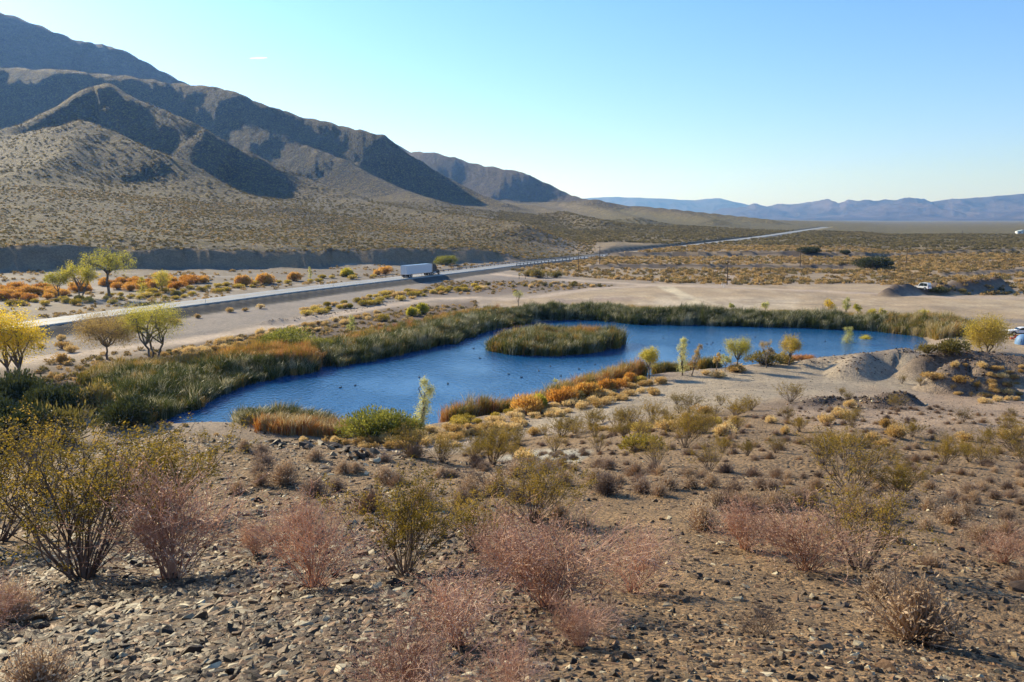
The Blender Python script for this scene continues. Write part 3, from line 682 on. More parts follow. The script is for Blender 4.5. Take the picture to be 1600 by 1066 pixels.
M_CREO = foliage('creosote_leaf', [(0.13, 0.10, 0.014), (0.31, 0.215, 0.028), (0.50, 0.33, 0.055)], 0.5, 0.6, 1.6, spec=.15)
M_CREO_STEM = foliage('creosote_bark', [(0.06, 0.042, 0.03), (0.14, 0.10, 0.075), (0.26, 0.20, 0.15)], 0.0, 0.8, 2.0, wrand=.2)
M_PINK = foliage('dry_pink_twig', [(0.25, 0.136, 0.085), (0.59, 0.35, 0.235), (0.84, 0.62, 0.45)], 0.35, 0.7, 2.2, wrand=.25)
M_TAN = foliage('straw_twig', [(0.34, 0.23, 0.14), (0.54, 0.39, 0.25), (0.68, 0.53, 0.36)], 0.35, 0.7, 0.8)
M_GREYT = foliage('grey_twig', [(0.2, 0.14, 0.10), (0.38, 0.27, 0.19), (0.52, 0.39, 0.28)], 0.3, 0.8, 0.8)
M_RABBIT = foliage('rabbitbrush_leaf', [(0.44, 0.28, 0.09), (0.66, 0.46, 0.18), (0.78, 0.60, 0.30)], 0.4, 0.6, 0.15, wrand=.7)
M_RABBITY = foliage('yellow_rabbitbrush_leaf', [(0.28, 0.21, 0.03), (0.52, 0.39, 0.06), (0.66, 0.50, 0.12)], 0.4, 0.6, 0.15, wrand=.7)
M_OLIVE = foliage('olive_leaf', [(0.11, 0.095, 0.025), (0.22, 0.18, 0.04), (0.38, 0.28, 0.08)], 0.35, 0.6, 0.2)
M_GREEN = foliage('willow_leaf', [(0.12, 0.13, 0.02), (0.26, 0.26, 0.04), (0.44, 0.38, 0.08)], 0.45, 0.5, 0.5)
M_DKGREEN = foliage('mesquite_leaf', [(0.03, 0.04, 0.012), (0.06, 0.07, 0.018), (0.11, 0.11, 0.03)], 0.3, 0.5, 0.5)
M_ORANGE = foliage('orange_willow_leaf', [(0.46, 0.20, 0.035), (0.64, 0.32, 0.06), (0.70, 0.44, 0.11)], 0.45, 0.6, 0.12, wrand=.5)
M_YEL_T = foliage('golden_cottonwood_leaf', [(0.50, 0.34, 0.015), (0.76, 0.54, 0.025), (0.86, 0.66, 0.06)], 0.5, 0.5, 0.8)
M_AMB_T = foliage('amber_leaf', [(0.30, 0.22, 0.03), (0.54, 0.40, 0.05), (0.70, 0.52, 0.09)], 0.5, 0.5, 0.8)
M_YG_T = foliage('turning_cottonwood_leaf', [(0.26, 0.25, 0.03), (0.52, 0.46, 0.05), (0.68, 0.55, 0.09)], 0.5, 0.5, 0.5)
M_TAN_T = foliage('fading_cottonwood_leaf', [(0.38, 0.26, 0.08), (0.58, 0.41, 0.13), (0.70, 0.52, 0.18)], 0.4, 0.6, 0.6)
M_PALE_T = foliage('pale_poplar_leaf', [(0.38, 0.38, 0.10), (0.60, 0.58, 0.20), (0.74, 0.70, 0.34)], 0.5, 0.5, 0.6)
M_BARK = foliage('tree_bark', [(0.06, 0.045, 0.035), (0.15, 0.12, 0.095), (0.25, 0.21, 0.17)], 0.0, 0.9, 1.5, wrand=.1)

def fit(wood, leaf, h, r):
    A = wood[0] if leaf is None else np.vstack([wood[0], leaf[0]])
    zt = np.percentile(A[:, 2], 99.5); rt = np.percentile(np.hypot(A[:, 0], A[:, 1]), 96); S = np.array([r / rt, r / rt, h / zt])
    wood = (wood[0] * S, wood[1]); return wood, (None if leaf is None else (leaf[0] * S, leaf[1]))
def creosote_mesh(seed, h=1.3, stems=34, spread=0.75, leaf=0.026, nleaf=9, sparse=1.0):
    rnd = random.Random(seed); rng = np.random.default_rng(seed); segs, tips = [], []
    P = dict(steps=[7, 4, 3], wiggle=0.10, trop=0.035, kids=[1, 1], klen=0.36, ang=0.55, first=0.38, depth=2, tipd=1)
    for k in range(stems):
        t = rnd.uniform(0, 2 * math.pi); lean = abs(rnd.gauss(0.0, 0.45)) * spread + 0.12
        dr = Vector((math.cos(t) * lean, math.sin(t) * lean, 1)).normalized(); b = Vector((math.cos(t), math.sin(t), 0)) * rnd.uniform(0, 0.10)
        grow(rnd, b + Vector((0, 0, -0.05)), dr, h * rnd.uniform(0.75, 1.15), 0.0085 * h, 0, P, segs, tips)
    wood = prisms(*segs_np(segs, 0.0026), n=3)
    tp = np.array([tuple(t[0]) for t in tips]); td = np.array([tuple(t[1]) for t in tips])
    keep = rng.random(len(tp)) < sparse * np.clip((tp[:, 2] / h - 0.12) * 1.6, 0, 1); tp, td = tp[keep], td[keep]
    pts = np.repeat(tp, nleaf, 0); pts = pts + rng.normal(size=pts.shape) * 0.030
    return fit(wood, cards(pts, leaf * 1.15, leaf * 0.6, rng, 0.3), h, .66 * h)
def twig_mesh(seed, h=0.75, stems=55, spread=1.0, depth=2, rad=0.0052, kids=2, buds=True, wig=0.2, rmin=0.0019, trop=0.0):
    rnd = random.Random(seed); rng = np.random.default_rng(seed); segs, tips = [], []
    P = dict(steps=[5, 3, 2], wiggle=wig, trop=trop, kids=[kids, 1], klen=0.42, ang=0.7, first=0.35, depth=depth, tipd=0)
    for k in range(stems):
        t = rnd.uniform(0, 2 * math.pi); lean = abs(rnd.gauss(0.25, 0.6)) * spread
        dr = Vector((math.cos(t) * lean, math.sin(t) * lean, 1)).normalized()
        grow(rnd, Vector((rnd.gauss(0, .03), rnd.gauss(0, .03), -0.03)), dr, h * rnd.uniform(0.7, 1.15), rad, 0, P, segs, tips)
    wood = prisms(*segs_np(segs, rmin), n=3)
    if not buds: return fit(wood, None, h, .8 * h)
    tp = np.array([tuple(t[0]) for t in tips]); pts = np.repeat(tp, 2, 0); pts = pts + rng.normal(size=pts.shape) * 0.012
    return fit(wood, cards(pts, 0.016, 0.009, rng, 0.2), h, .72 * h)
def tuft_mesh(seed, r=0.35, n=320, w=0.006, h=0.3, flat=0.5):
    """hemispherical dry tuft: many fine curved stalks"""
    rng = np.random.default_rng(seed); t = rng.uniform(0, 2 * math.pi, n); e = rng.uniform(flat * 0.15, 1.0, n) ** 0.8 * math.pi / 2
    D = np.stack([np.cos(t) * np.cos(e), np.sin(t) * np.cos(e), np.sin(e) * h / r], 1); L = r * rng.uniform(0.6, 1.1, n)[:, None]
    B = rng.normal(size=(n, 3)) * 0.05 * r; B[:, 2] = 0; A = B.copy(); segP0, segP1, r0, r1 = [], [], [], []
    for k in range(3):
        Q = A + (D + rng.normal(size=(n, 3)) * 0.22) * L / 3; segP0.append(A); segP1.append(Q); r0.append(np.full(n, w * (1 - .25 * k))); r1.append(np.full(n, w * (.75 - .25 * k) + .001)); A = Q
    V1 = prisms(np.concatenate(segP0), np.concatenate(segP1), np.concatenate(r0), np.concatenate(r1), 3)
    pts = np.repeat(A, 3, 0) + rng.normal(size=(3 * n, 3)) * 0.04 * r * 2
    return V1, cards(pts, w * 6, w * 2.4, rng, 0.6)
def clump_mesh(seed, r=0.6, h=0.6, n=900, L=0.13, W=0.035, lobes=6):
    """rounded leafy bush: lobes of upright leaf sprays on a hidden fan of stems"""
    rng = np.random.default_rng(seed); rnd = random.Random(seed); Ps, Ds = [], []
    for k in range(lobes):
        t = rng.uniform(0, 2 * math.pi); q = rng.uniform(0.0, 0.62) * r; c = np.array([math.cos(t) * q, math.sin(t) * q, h * rng.uniform(0.22, 0.45)]); rr = r * rng.uniform(0.35, 0.55)
        m = n // lobes; D = rng.normal(size=(m, 3)); D[:, 2] = np.abs(D[:, 2]) * 1.0 - 0.35; D /= np.linalg.norm(D, axis=1, keepdims=True)
        rad = rng.uniform(0.45, 1.08, (m, 1)) ** 0.6; Pp = c + D * rad * np.array([rr, rr, rr * h / r * 1.1]); Pp[:, 2] = np.abs(Pp[:, 2]); Ps.append(Pp); Ds.append(D)
    Ps, Ds = np.concatenate(Ps), np.concatenate(Ds)
    leaf = cards(Ps, L, W, rng, 0.8, Ds)
    ns = 60; T = Ps[rng.integers(0, len(Ps), ns)]; B = T * 0.12; B[:, 2] = -0.03
    mid = B * .4 + T * .6; mid[:, 2] *= .9
    st = join(prisms(B, mid, np.full(ns, .012 * r / .6), np.full(ns, .008 * r / .6)), prisms(mid, T, np.full(ns, .008 * r / .6), np.full(ns, .003)))
    return st, leaf
def tree_mesh(seed, h, w, leaf=0.16, dens=9, trunk=0.35, stems=1, crown0=0.35, kids=(2, 2, 1), lean=(0, 0), rad=None, droop=0.0, narrow=False, ang=0.62, openness=0.0):
    rnd = random.Random(seed); rng = np.random.default_rng(seed); segs, tips = [], []
    P = dict(steps=[6, 5, 4, 3], wiggle=0.11, trop=0.06 if not narrow else 0.16, kids=list(kids), klen=0.55, ang=ang, first=crown0, depth=3, tipd=1)
    for s in range(stems):
        t = rnd.uniform(0, 6.28); a = 0.0 if stems == 1 else rnd.uniform(0.15, 0.45)
        dr = Vector((math.cos(t) * a + lean[0], math.sin(t) * a + lean[1], 1)).normalized()
        grow(rnd, Vector((math.cos(t) * .1, math.sin(t) * .1, -0.15)), dr, h * 0.72, (rad or h * 0.024), 0, P, segs, tips)
    P0, P1, r0, r1 = segs_np(segs, 0.012)
    tp = np.array([tuple(t_[0]) for t_ in tips])
    zmax = np.percentile(tp[:, 2], 99); c0 = tp.mean(0); wr = np.percentile(np.hypot(tp[:, 0] - c0[0], tp[:, 1] - c0[1]), 95)
    S = np.array([w / 2 / wr, w / 2 / wr, h / zmax]); P0, P1, tp = P0 * S, P1 * S, tp * S
    tp = tp[tp[:, 2] > h * trunk]
    if openness:
        c = rng.uniform([-w / 2, -w / 2, h * trunk], [w / 2, w / 2, h], (14, 3))
        dm = np.min(np.linalg.norm(tp[:, None] - c[None], axis=2), 1); tp = tp[dm > openness]
    cw = np.percentile(np.hypot(tp[:, 0], tp[:, 1]), 93) + .03 * h; S = np.array([w / 2 / cw, w / 2 / cw, 1.0]); P0, P1, tp = P0 * S, P1 * S, tp * S
    S = h / (np.percentile(tp[:, 2], 99) + .04 * h); S = np.array([1, 1, S]); P0, P1, tp = P0 * S, P1 * S, tp * S
    pts = np.repeat(tp, dens * 2, 0); sc = 0.05 * h if not narrow else 0.035 * h
    pts = pts + rng.normal(size=pts.shape) * sc * np.array([1, 1, 0.8]); pts[:, 2] -= droop * rng.random(len(pts))
    pts = pts[rng.random(len(pts)) < 0.9]
    if len(pts) > 12000: pts = pts[rng.permutation(len(pts))[:12000]]
    return prisms(P0, P1, r0, r1, 4), cards(pts, leaf, leaf * 0.62, rng, -0.2)

def crown_mesh(seed, h, w, leaf=0.16, lobes=7, n=5000, base=0.3, trunks=1, lean=(0, 0), dense=1.0, column=False, rad=None, lobe=.34, pals=22, sig=.2):
    rng = np.random.default_rng(seed); rnd = random.Random(seed); L0 = np.array([lean[0], lean[1], 0.0]); cs = []
    zc, hz = h * (base + 1) / 2, h * (1 - base) / 2; q = lobe * w
    for k in range(lobes):
        if column: f = k / max(1, lobes - 1); c = np.array([rng.normal() * w * .08, rng.normal() * w * .08, h * (base + (1 - base) * (.08 + .84 * f))]); rr = q * (1.15 - .45 * f) * rng.uniform(.9, 1.1)
        else:
            t = 2.4 * k + rng.uniform(-.4, .4); e = rng.uniform(-.75, .9); m = math.sqrt(max(0, 1 - e * e)); rr = q * rng.uniform(.75, 1.15)
            c = np.array([math.cos(t) * m * (w / 2 - rr * .95), math.sin(t) * m * (w / 2 - rr * .95), zc + e * max(hz - rr * .9, 0)])
        c = c + L0 * c[2]; cs.append((c, rr))
    P0, P1, R0, R1 = [], [], [], []; rt = rad or h * .022
    def limb(a, b, r0, r1, k=4, w_=.06):
        a = np.array(a, float); b = np.array(b, float); prev = a; L = np.linalg.norm(b - a)
        for i in range(1, k + 1):
            f = i / k; q_ = a + (b - a) * f + (rng.normal(size=3) * w_ * L * (f < 1)); q_[2] += .08 * L * math.sin(math.pi * f)
            P0.append(prev); P1.append(q_); R0.append(r0 + (r1 - r0) * (i - 1) / k); R1.append(r0 + (r1 - r0) * f); prev = q_
    forks = []
    for t in range(trunks):
        o = np.array([math.cos(t * 2.2), math.sin(t * 2.2), 0]) * (.0 if trunks == 1 else .05 * w); top = o * 3 + np.array([0, 0, h * max(base, .12) * rng.uniform(.8, 1.1)]); top = top + L0 * top[2]
        limb(o + [0, 0, -.25], top, rt * (1.2 if trunks == 1 else .85), rt * .8, 3, .04); forks.append(top)
    LP = []
    for c, rr in cs:
        f = forks[rng.integers(len(forks))]; limb(f, c, rt * .65, rt * .22)
        D = rng.normal(size=(pals, 3)); D /= np.linalg.norm(D, axis=1, keepdims=True); S = c + D * rng.uniform(.35, 1.0, (pals, 1)) * rr * np.array([1, 1, min(1.0, hz / (q + 1e-6)) if not column else h * (1 - base) / lobes / q * .95])
        for i in range(0, pals, 2): limb(c, S[i], rt * .2, .008, 2)
        m = n // (lobes * pals) + 1; X = np.repeat(S, m, 0) + rng.normal(size=(pals * m, 3)) * rr * sig; LP.append(X)
    X = np.concatenate(LP); X = X[X[:, 2] > .02 * h]
    return prisms(P0, P1, R0, R1, 5), cards(X, leaf, leaf * .6, rng, -.1)
def plant(name, parts, label, cat, loc, rz=0.0, sc=1.0, group=None):
    """parts: list of (part name, mesh)"""
    e = empty(name, loc, rz); e.scale = (sc,) * 3 if isinstance(sc, (int, float)) else sc
    for pn, me in parts: obj(pn, me, e)
    return tag(e, label, cat, group)
def mk(nm, VF, mat): return mesh_from(nm, VF[0], VF[1], mat)
def proto(kind, woodm, leafm, wood, leaf, wn='stems', ln='foliage'):
    out = [(wn, mk(kind + '_' + wn, wood, woodm))]
    if leaf is not None: out.append((ln, mk(kind + '_' + ln, leaf, leafm)))
    return out
CREO = [proto('creosote', M_CREO_STEM, M_CREO, *creosote_mesh(100 + i, stems=n, spread=s, sparse=q)) for i, (n, s, q) in enumerate([(36, .85, .42), (34, .7, .6), (30, 1.0, .4), (24, .7, .26)])]
PINK = [proto('pink_bush', M_PINK, M_PINK, *twig_mesh(200 + i, stems=n, spread=s), ln='buds') for i, (n, s) in enumerate([(58, 1.0), (48, .8), (44, 1.2)])]
DEAD = [proto('grey_bush', M_GREYT, M_GREYT, *twig_mesh(230 + i, h=.5, stems=30, spread=1.3, buds=False, wig=.28)) for i in range(2)]
TUFT = [proto('tuft', M_TAN, M_TAN, *tuft_mesh(240 + i, h=.3 + .05 * i), ln='tips') for i in range(3)]
GTUFT = [proto('grey_tuft', M_GREYT, M_GREYT, *tuft_mesh(250 + i, h=.32), ln='tips') for i in range(2)]
RAB = [proto('rabbitbrush', M_CREO_STEM, M_RABBIT, *clump_mesh(260 + i, lobes=5 + i)) for i in range(4)]
RABY = [proto('yellow_rabbitbrush', M_CREO_STEM, M_RABBITY, *clump_mesh(270 + i, lobes=5 + i)) for i in range(3)]
OLV = [proto('olive_bush', M_CREO_STEM, M_OLIVE, *clump_mesh(280 + i, r=.8, h=.75, n=1200, lobes=6)) for i in range(3)]
ORG = [proto('orange_bush', M_CREO_STEM, M_ORANGE, *clump_mesh(290 + i, r=1.0, h=1.0, n=1800, L=.22, W=.05, lobes=7 + i)) for i in range(3)]
YLB = [proto('yellow_bush', M_CREO_STEM, M_YG_T, *clump_mesh(300 + i, r=1.0, h=1.0, n=1800, L=.2, W=.06, lobes=6 + i)) for i in range(2)]
GRB = [proto('green_bush', M_CREO_STEM, M_GREEN, *clump_mesh(310 + i, r=1.0, h=.8, n=7000, L=.075, W=.024, lobes=14)) for i in range(2)]
DKB = [proto('dark_bush', M_CREO_STEM, M_DKGREEN, *clump_mesh(320 + i, r=1.0, h=.75, n=6000, L=.09, W=.04, lobes=14)) for i in range(2)]

# ------------------------------------------------------------------ big shrubs of the foreground
rnd = random.Random(7)
def hsc(px, py, hpx, hm):
    """ground point under a pixel and the scale that gives a plant of height hm that pixel height"""
    p = hit(px, py); d = math.hypot(p.x, p.y); return p, (hpx / FPX * d * 0.985) / hm
def fg(name, pr, px, py, hpx, hm, label, cat, rz=None, wide=1.0, group=None):
    p, s = hsc(px, py, hpx, hm); return plant(name, pr, label, cat, p, rnd.uniform(0, 6.28) if rz is None else rz, (s * wide, s * wide, s), group)
fg('creosote_bush', CREO[0], 130, 903, 218, 1.3, 'large olive creosote bush with dark stems on stones near the left edge', 'creosote bush', wide=1.2)
fg('creosote_bush', CREO[1], 262, 812, 148, 1.3, 'olive creosote bush rising behind the leftmost pink twiggy bush', 'creosote bush', wide=1.2)
fg('creosote_bush', CREO[2], -10, 850, 192, 1.3, 'olive creosote bush cut off by the left edge of the photo', 'creosote bush', wide=1.1)
fg('creosote_bush', CREO[3], 70, 770, 108, 1.3, 'sparse creosote bush standing behind the large creosote bush at far left', 'creosote bush', wide=1.3)
fg('creosote_bush', CREO[1], 632, 898, 172, 1.3, 'dense olive creosote bush alone on the stones left of centre', 'creosote bush', wide=1.0)
fg('creosote_bush', CREO[2], 745, 862, 110, 1.3, 'low half bare creosote bush just right of the dense centre left one', 'creosote bush', wide=.9)
fg('creosote_bush', CREO[0], 835, 815, 112, 1.3, 'yellow olive creosote bush showing above the big pink bush at centre', 'creosote bush', wide=1.3)
fg('creosote_bush', CREO[3], 1345, 888, 150, 1.3, 'half bare creosote bush right beside the pink twiggy bushes at right', 'creosote bush', wide=1.0)
fg('creosote_bush', CREO[1], 1405, 778, 62, 1.3, 'dark based dense creosote bush on the right slope above the pale tufts', 'creosote bush', wide=1.2)
fg('creosote_bush', CREO[3], 1330, 770, 100, 1.3, 'tall open creosote bush on the right slope behind the pink bushes', 'creosote bush', wide=1.3)
fg('creosote_bush', CREO[2], 1590, 708, 45, 1.3, 'olive creosote bush low on the slope at the right edge', 'creosote bush', wide=1.7)
fg('pink_bush', PINK[0], 268, 905, 188, .75, 'reddish bare twiggy bush beside the large creosote bush at left', 'twiggy bush', wide=0.95)
fg('pink_bush', PINK[1], 492, 918, 165, .75, 'thin greyish pink twiggy bush on dark stones left of the dense creosote bush', 'twiggy bush', wide=0.91)
fg('pink_bush', PINK[2], 480, 838, 70, .75, 'small pink twiggy bush up slope behind the thin greyish pink one', 'twiggy bush', wide=1.18)
fg('pink_bush', PINK[0], 858, 950, 178, .75, 'largest pink twiggy bush in the middle of the foreground', 'twiggy bush', wide=1.25)
fg('pink_bush', PINK[2], 985, 925, 125, .75, 'pink twiggy bush touching the right side of the largest central one', 'twiggy bush', wide=1.10)
fg('pink_bush', PINK[1], 712, 1010, 150, .75, 'pink twiggy bush in front of the dense creosote bush near the bottom', 'twiggy bush', wide=1.25)
fg('pink_bush', PINK[2], 800, 1085, 120, .75, 'pink twiggy bush cut by the bottom edge right of centre', 'twiggy bush', wide=1.18)
fg('pink_bush', PINK[0], 640, 1110, 165, .75, 'reddish twiggy bush cut by the bottom edge left of centre', 'twiggy bush', wide=1.02)
fg('pink_bush', PINK[1], 1262, 892, 118, .75, 'dense reddish pink twiggy bush casting shadow right of centre', 'twiggy bush', wide=1.34)
fg('pink_bush', PINK[0], 1165, 858, 82, .75, 'low spreading pink twiggy bush left of the dense reddish one', 'twiggy bush', wide=1.34)
fg('pink_bush', PINK[2], -25, 1000, 120, .75, 'pale twiggy bush cut off by the left edge near the bottom', 'twiggy bush', wide=1.02)
fg('pink_bush', PINK[1], 1568, 880, 60, .75, 'small faded pink twiggy bush near the right edge above the flat rock', 'twiggy bush', wide=1.32)
fg('pink_bush', PINK[1], 790, 905, 105, .75, 'pink twiggy bush behind the left side of the largest central one', 'twiggy bush', wide=1.18)
fg('pink_bush', PINK[0], 905, 1010, 90, .75, 'low pink twiggy bush in front of the largest central one', 'twiggy bush', wide=1.18)
fg('pink_bush', PINK[0], 400, 868, 60, .75, 'small low pink twiggy bush right of the bush beside the large creosote', 'twiggy bush', wide=1.01)
fg('grey_bush', DEAD[0], 345 + 600, 992, 90, .5, 'small dead grey bush below the largest pink twiggy bush', 'dead bush', wide=.55)
fg('grey_bush', DEAD[1], 1190, 992, 55, .5, 'flattened dead grey bush lying beside the long dark rock', 'dead bush', wide=1.2)
fg('grey_bush', DEAD[0], 1395, 925, 50, .5, 'small grey brown dead bush below the half bare creosote', 'dead bush', wide=.7)
fg('dry_tuft', TUFT[0], 1430, 1000, 95, .36, 'round pale tan dry tuft standing alone at lower right', 'dry tuft', wide=.95)
fg('dry_tuft', TUFT[1], 1375, 935, 40, .4, 'small tan dry tuft between the creosote and the round pale tuft', 'dry tuft')
fg('dry_tuft', TUFT[2], 445, 755, 36, .42, 'round brownish dry tuft on the bare soil right of the left creosotes', 'dry tuft', wide=1.1)
fg('dry_tuft', TUFT[0], 372, 770, 20, .36, 'small pale dry tuft at the foot of the left creosote bushes', 'dry tuft')
fg('dry_tuft', TUFT[1], 20, 970, 60, .4, 'straw coloured tuft in front of the left edge bush', 'dry tuft')
fg('dry_tuft', GTUFT[0][:] if False else TUFT[2], 60, 1090, 80, .42, 'straw tuft cut by the bottom edge at the left corner', 'dry tuft')

# ------------------------------------------------------------------ shrubs scattered over the slope
placed = []
def scatter(name, protos, poly, n, hpx_at, hm, label, cat, group, seed, mind=6, sc=(0.7, 1.25), wide=(.9, 1.2), hm_m=None, dmin=0):
    """one object per plant, spread inside a picture polygon of the ground, kept apart by mind pixels"""
    rr = random.Random(seed); xs = [p[0] for p in poly]; ys = [p[1] for p in poly]; k = 0; tries = 0; out = []
    while k < n and tries < n * 14:
        tries += 1; px = rr.uniform(min(xs), max(xs)); py = rr.uniform(min(ys), max(ys))
        if float(poly_sd(np.array([px]), np.array([py]), poly)[0]) > 0: continue
        if any(abs(px - q[0]) < mind * q[2] and abs(py - q[1]) < mind * .45 * q[2] for q in placed[-400:]): continue
        p = hit(px, py)
        if math.hypot(p.x, p.y) < dmin: continue
        s = hm_m / hm * rr.uniform(*sc); wd = rr.uniform(*wide)
        out.append(plant(name, rr.choice(protos), label, cat, p, rr.uniform(0, 6.28), (s * wd, s * wd, s), group)); placed.append((px, py, 1)); k += 1
    return out
for a, b, hp, w, l in [(1070, 700, 62, 1.0, 'tallest thin creosote bush on the middle slope'), (1025, 728, 52, 1.1, 'round olive creosote bush in front of the tallest thin one on the middle slope'), (935, 706, 34, .8, 'narrow creosote bush beside the whitish patch of ground'),
        (866, 706, 36, 1.2, 'spreading creosote bush on the whitish patch of ground'), (1130, 708, 30, 1.1, 'creosote bush right of the tallest thin one on the middle slope'), (1168, 712, 28, 1, 'small open creosote bush second right of the tallest thin one'), (1212, 708, 28, 1.2, 'rounded creosote bush third right of the tallest thin one'),
        (1235, 628, 30, 1.4, 'brown olive creosote bush at the foot of the gravel bench'), (640, 712, 52, 1.3, 'olive creosote bush at the end of the row of piled slabs'), (690, 722, 48, 1.2, 'olive creosote bush right of the one at the row of piled slabs'), (1505, 660, 22, 1.2, 'brown creosote bush near the right edge of the tan bench'), (1400, 640, 24, 1.2, 'creosote bush on the tan bench right of the rocky ditch')]:
    fg('creosote_bush', CREO[rnd.randrange(4)], a, b, hp, 1.3, l, 'creosote bush', wide=w); placed.append((a, b, 3))
scatter('creosote_bush', CREO, [(600, 700), (800, 680), (1000, 640), (1180, 610), (1600, 590), (1600, 730), (1250, 740), (900, 735), (640, 740)], 44, None, 1.3, 'olive creosote bush among the many scattered over the middle slope', 'creosote bush', 'creosote bushes scattered over the middle slope', 11, 20, hm_m=1.0)
scatter('dry_tuft', TUFT + GTUFT, [(900, 690), (1200, 690), (1600, 660), (1600, 860), (1300, 800), (1050, 800), (880, 760)], 70, None, .36, 'small dry tuft among the many dotted over the right hand slope', 'dry tuft', 'dry tufts dotted over the right hand slope', 12, 16, hm_m=.26)
scatter('dry_tuft', TUFT + GTUFT, [(640, 715), (900, 700), (1000, 760), (1100, 830), (700, 800), (380, 770), (380, 700)], 26, None, .36, 'small dry tuft on the stony rise at centre left', 'dry tuft', 'dry tufts on the centre left rise', 13, 18, hm_m=.3)
scatter('rabbitbrush', RAB, [(470, 690), (560, 690), (700, 672), (850, 640), (960, 612), (1010, 600), (1030, 604), (960, 632), (850, 660), (760, 682), (640, 702), (520, 705)], 70, None, .6, 'straw yellow rabbitbrush in the band behind the near shore reeds', 'rabbitbrush', 'straw yellow rabbitbrush along the near shore', 14, 9, hm_m=.75, wide=(1.0, 1.5), dmin=62)
scatter('yellow_rabbitbrush', RABY, [(700, 662), (760, 655), (860, 632), (960, 606), (1000, 596), (1000, 602), (900, 626), (800, 652), (720, 672)], 22, None, .6, 'lemon yellow rabbitbrush at the foot of the orange reeds', 'rabbitbrush', 'lemon yellow rabbitbrush at the foot of the orange reeds', 15, 11, hm_m=.85, wide=(1.0, 1.4))
scatter('bush', ORG + YLB + OLV[:1] + ORG, [(800, 652), (860, 634), (930, 614), (1000, 592), (1004, 598), (940, 620), (870, 640), (800, 660)], 34, None, 1.0, 'autumn bush in the fringe', 'bush', 'autumn bushes in the near shore fringe', 44, 8, hm_m=1.7, wide=(.8, 1.2), dmin=60)
for a, b, hp, w, l in [(1032, 600, 13, 1.4, 'orange tan rabbitbrush nearest the first thin tree on the gravel bench'), (1020, 617, 13, 1.1, 'orange tan rabbitbrush alone low on the gravel bench'), (1122, 590, 12, 1.3, 'oval orange tan rabbitbrush on the gravel bench under the bare sapling'), (1103, 586, 9, 1, 'tiny round rabbitbrush left of the oval one on the gravel bench'), (1150, 581, 13, 1.9, 'wide yellow olive bush at the water edge under the golden sapling'),
        (1458, 594, 13, 1.3, 'orange tan rabbitbrush below the spoil heaps'), (1500, 598, 12, 1.2, 'tan rabbitbrush on the bench right of the spoil heaps')]:
    fg('rabbitbrush', RAB[rnd.randrange(4)], a, b, hp, .6, l, 'rabbitbrush', wide=w * 1.1); placed.append((a, b, 3))
scatter('rabbitbrush', RAB, [(1455, 578), (1500, 572), (1600, 574), (1600, 625), (1540, 632), (1470, 610)], 30, None, .6, 'tan rabbitbrush in the patch right of the spoil heaps', 'rabbitbrush', 'rabbitbrush patch right of the spoil heaps', 16, 14, hm_m=.6, wide=(1.1, 1.6))
scatter('rabbitbrush', RAB, [(1180, 640), (1400, 615), (1600, 640), (1600, 700), (1250, 700)], 16, None, .6, 'tan rabbitbrush loosely spread on the tan bench at right', 'rabbitbrush', 'rabbitbrush on the tan bench', 17, 20, hm_m=.7)
scatter('golden_bush', RAB + RABY[:1] + CREO + CREO, [(600, 700), (700, 690), (900, 668), (1060, 645), (1180, 640), (1150, 690), (980, 715), (760, 725), (620, 720)], 46, None, .6, 'golden bush on the middle slope', 'bush', 'golden bushes on the middle slope', 24, 15, hm_m=.68, sc=(.6, 1.3), wide=(1.0, 1.5))
# between highway and pond
scatter('yellow_rabbitbrush', RABY + RAB[:1], [(470, 484), (560, 468), (640, 456), (760, 446), (760, 452), (640, 468), (560, 482), (480, 494)], 55, None, .6, 'yellow rabbitbrush in the strip between highway and dirt road', 'rabbitbrush', 'yellow rabbitbrush between highway and dirt road', 18, 8, hm_m=1.3, wide=(1.0, 1.5))
scatter('rabbitbrush', RAB, [(250, 556), (330, 540), (420, 520), (480, 508), (560, 495), (600, 486), (600, 494), (520, 515), (420, 535), (330, 555), (270, 566)], 45, None, .6, 'brownish rabbitbrush on the dark bank above the left reeds', 'rabbitbrush', 'rabbitbrush on the dark bank above the left reeds', 19, 9, hm_m=1.1, wide=(1.0, 1.4))
scatter('rabbitbrush', RAB + OLV, [(850, 450), (700, 452), (760, 442), (870, 442), (950, 449)], 22, None, .6, 'straw bush on the dark rubble by the junction', 'rabbitbrush', 'bushes on the dark rubble by the junction', 20, 8, hm_m=1.0)
scatter('rabbitbrush', RAB, [(30, 545), (140, 520), (260, 500), (420, 475), (420, 482), (260, 512), (140, 540), (30, 560)], 10, None, .6, 'lone rabbitbrush on the grey ground below the highway', 'rabbitbrush', 'rabbitbrush below the highway', 21, 20, hm_m=1.2)
for a, b, hp, l in [(98, 545, 12, 'rust coloured bush beside the dirt road left of the tan tree'), (111, 551, 12, 'straw bush touching the rust coloured one beside the dirt road'), (97, 568, 16, 'tall straw bush on the dirt road edge near the yellow tree')]:
    fg('rabbitbrush', RAB[rnd.randrange(4)], a, b, hp, .6, l, 'rabbitbrush')
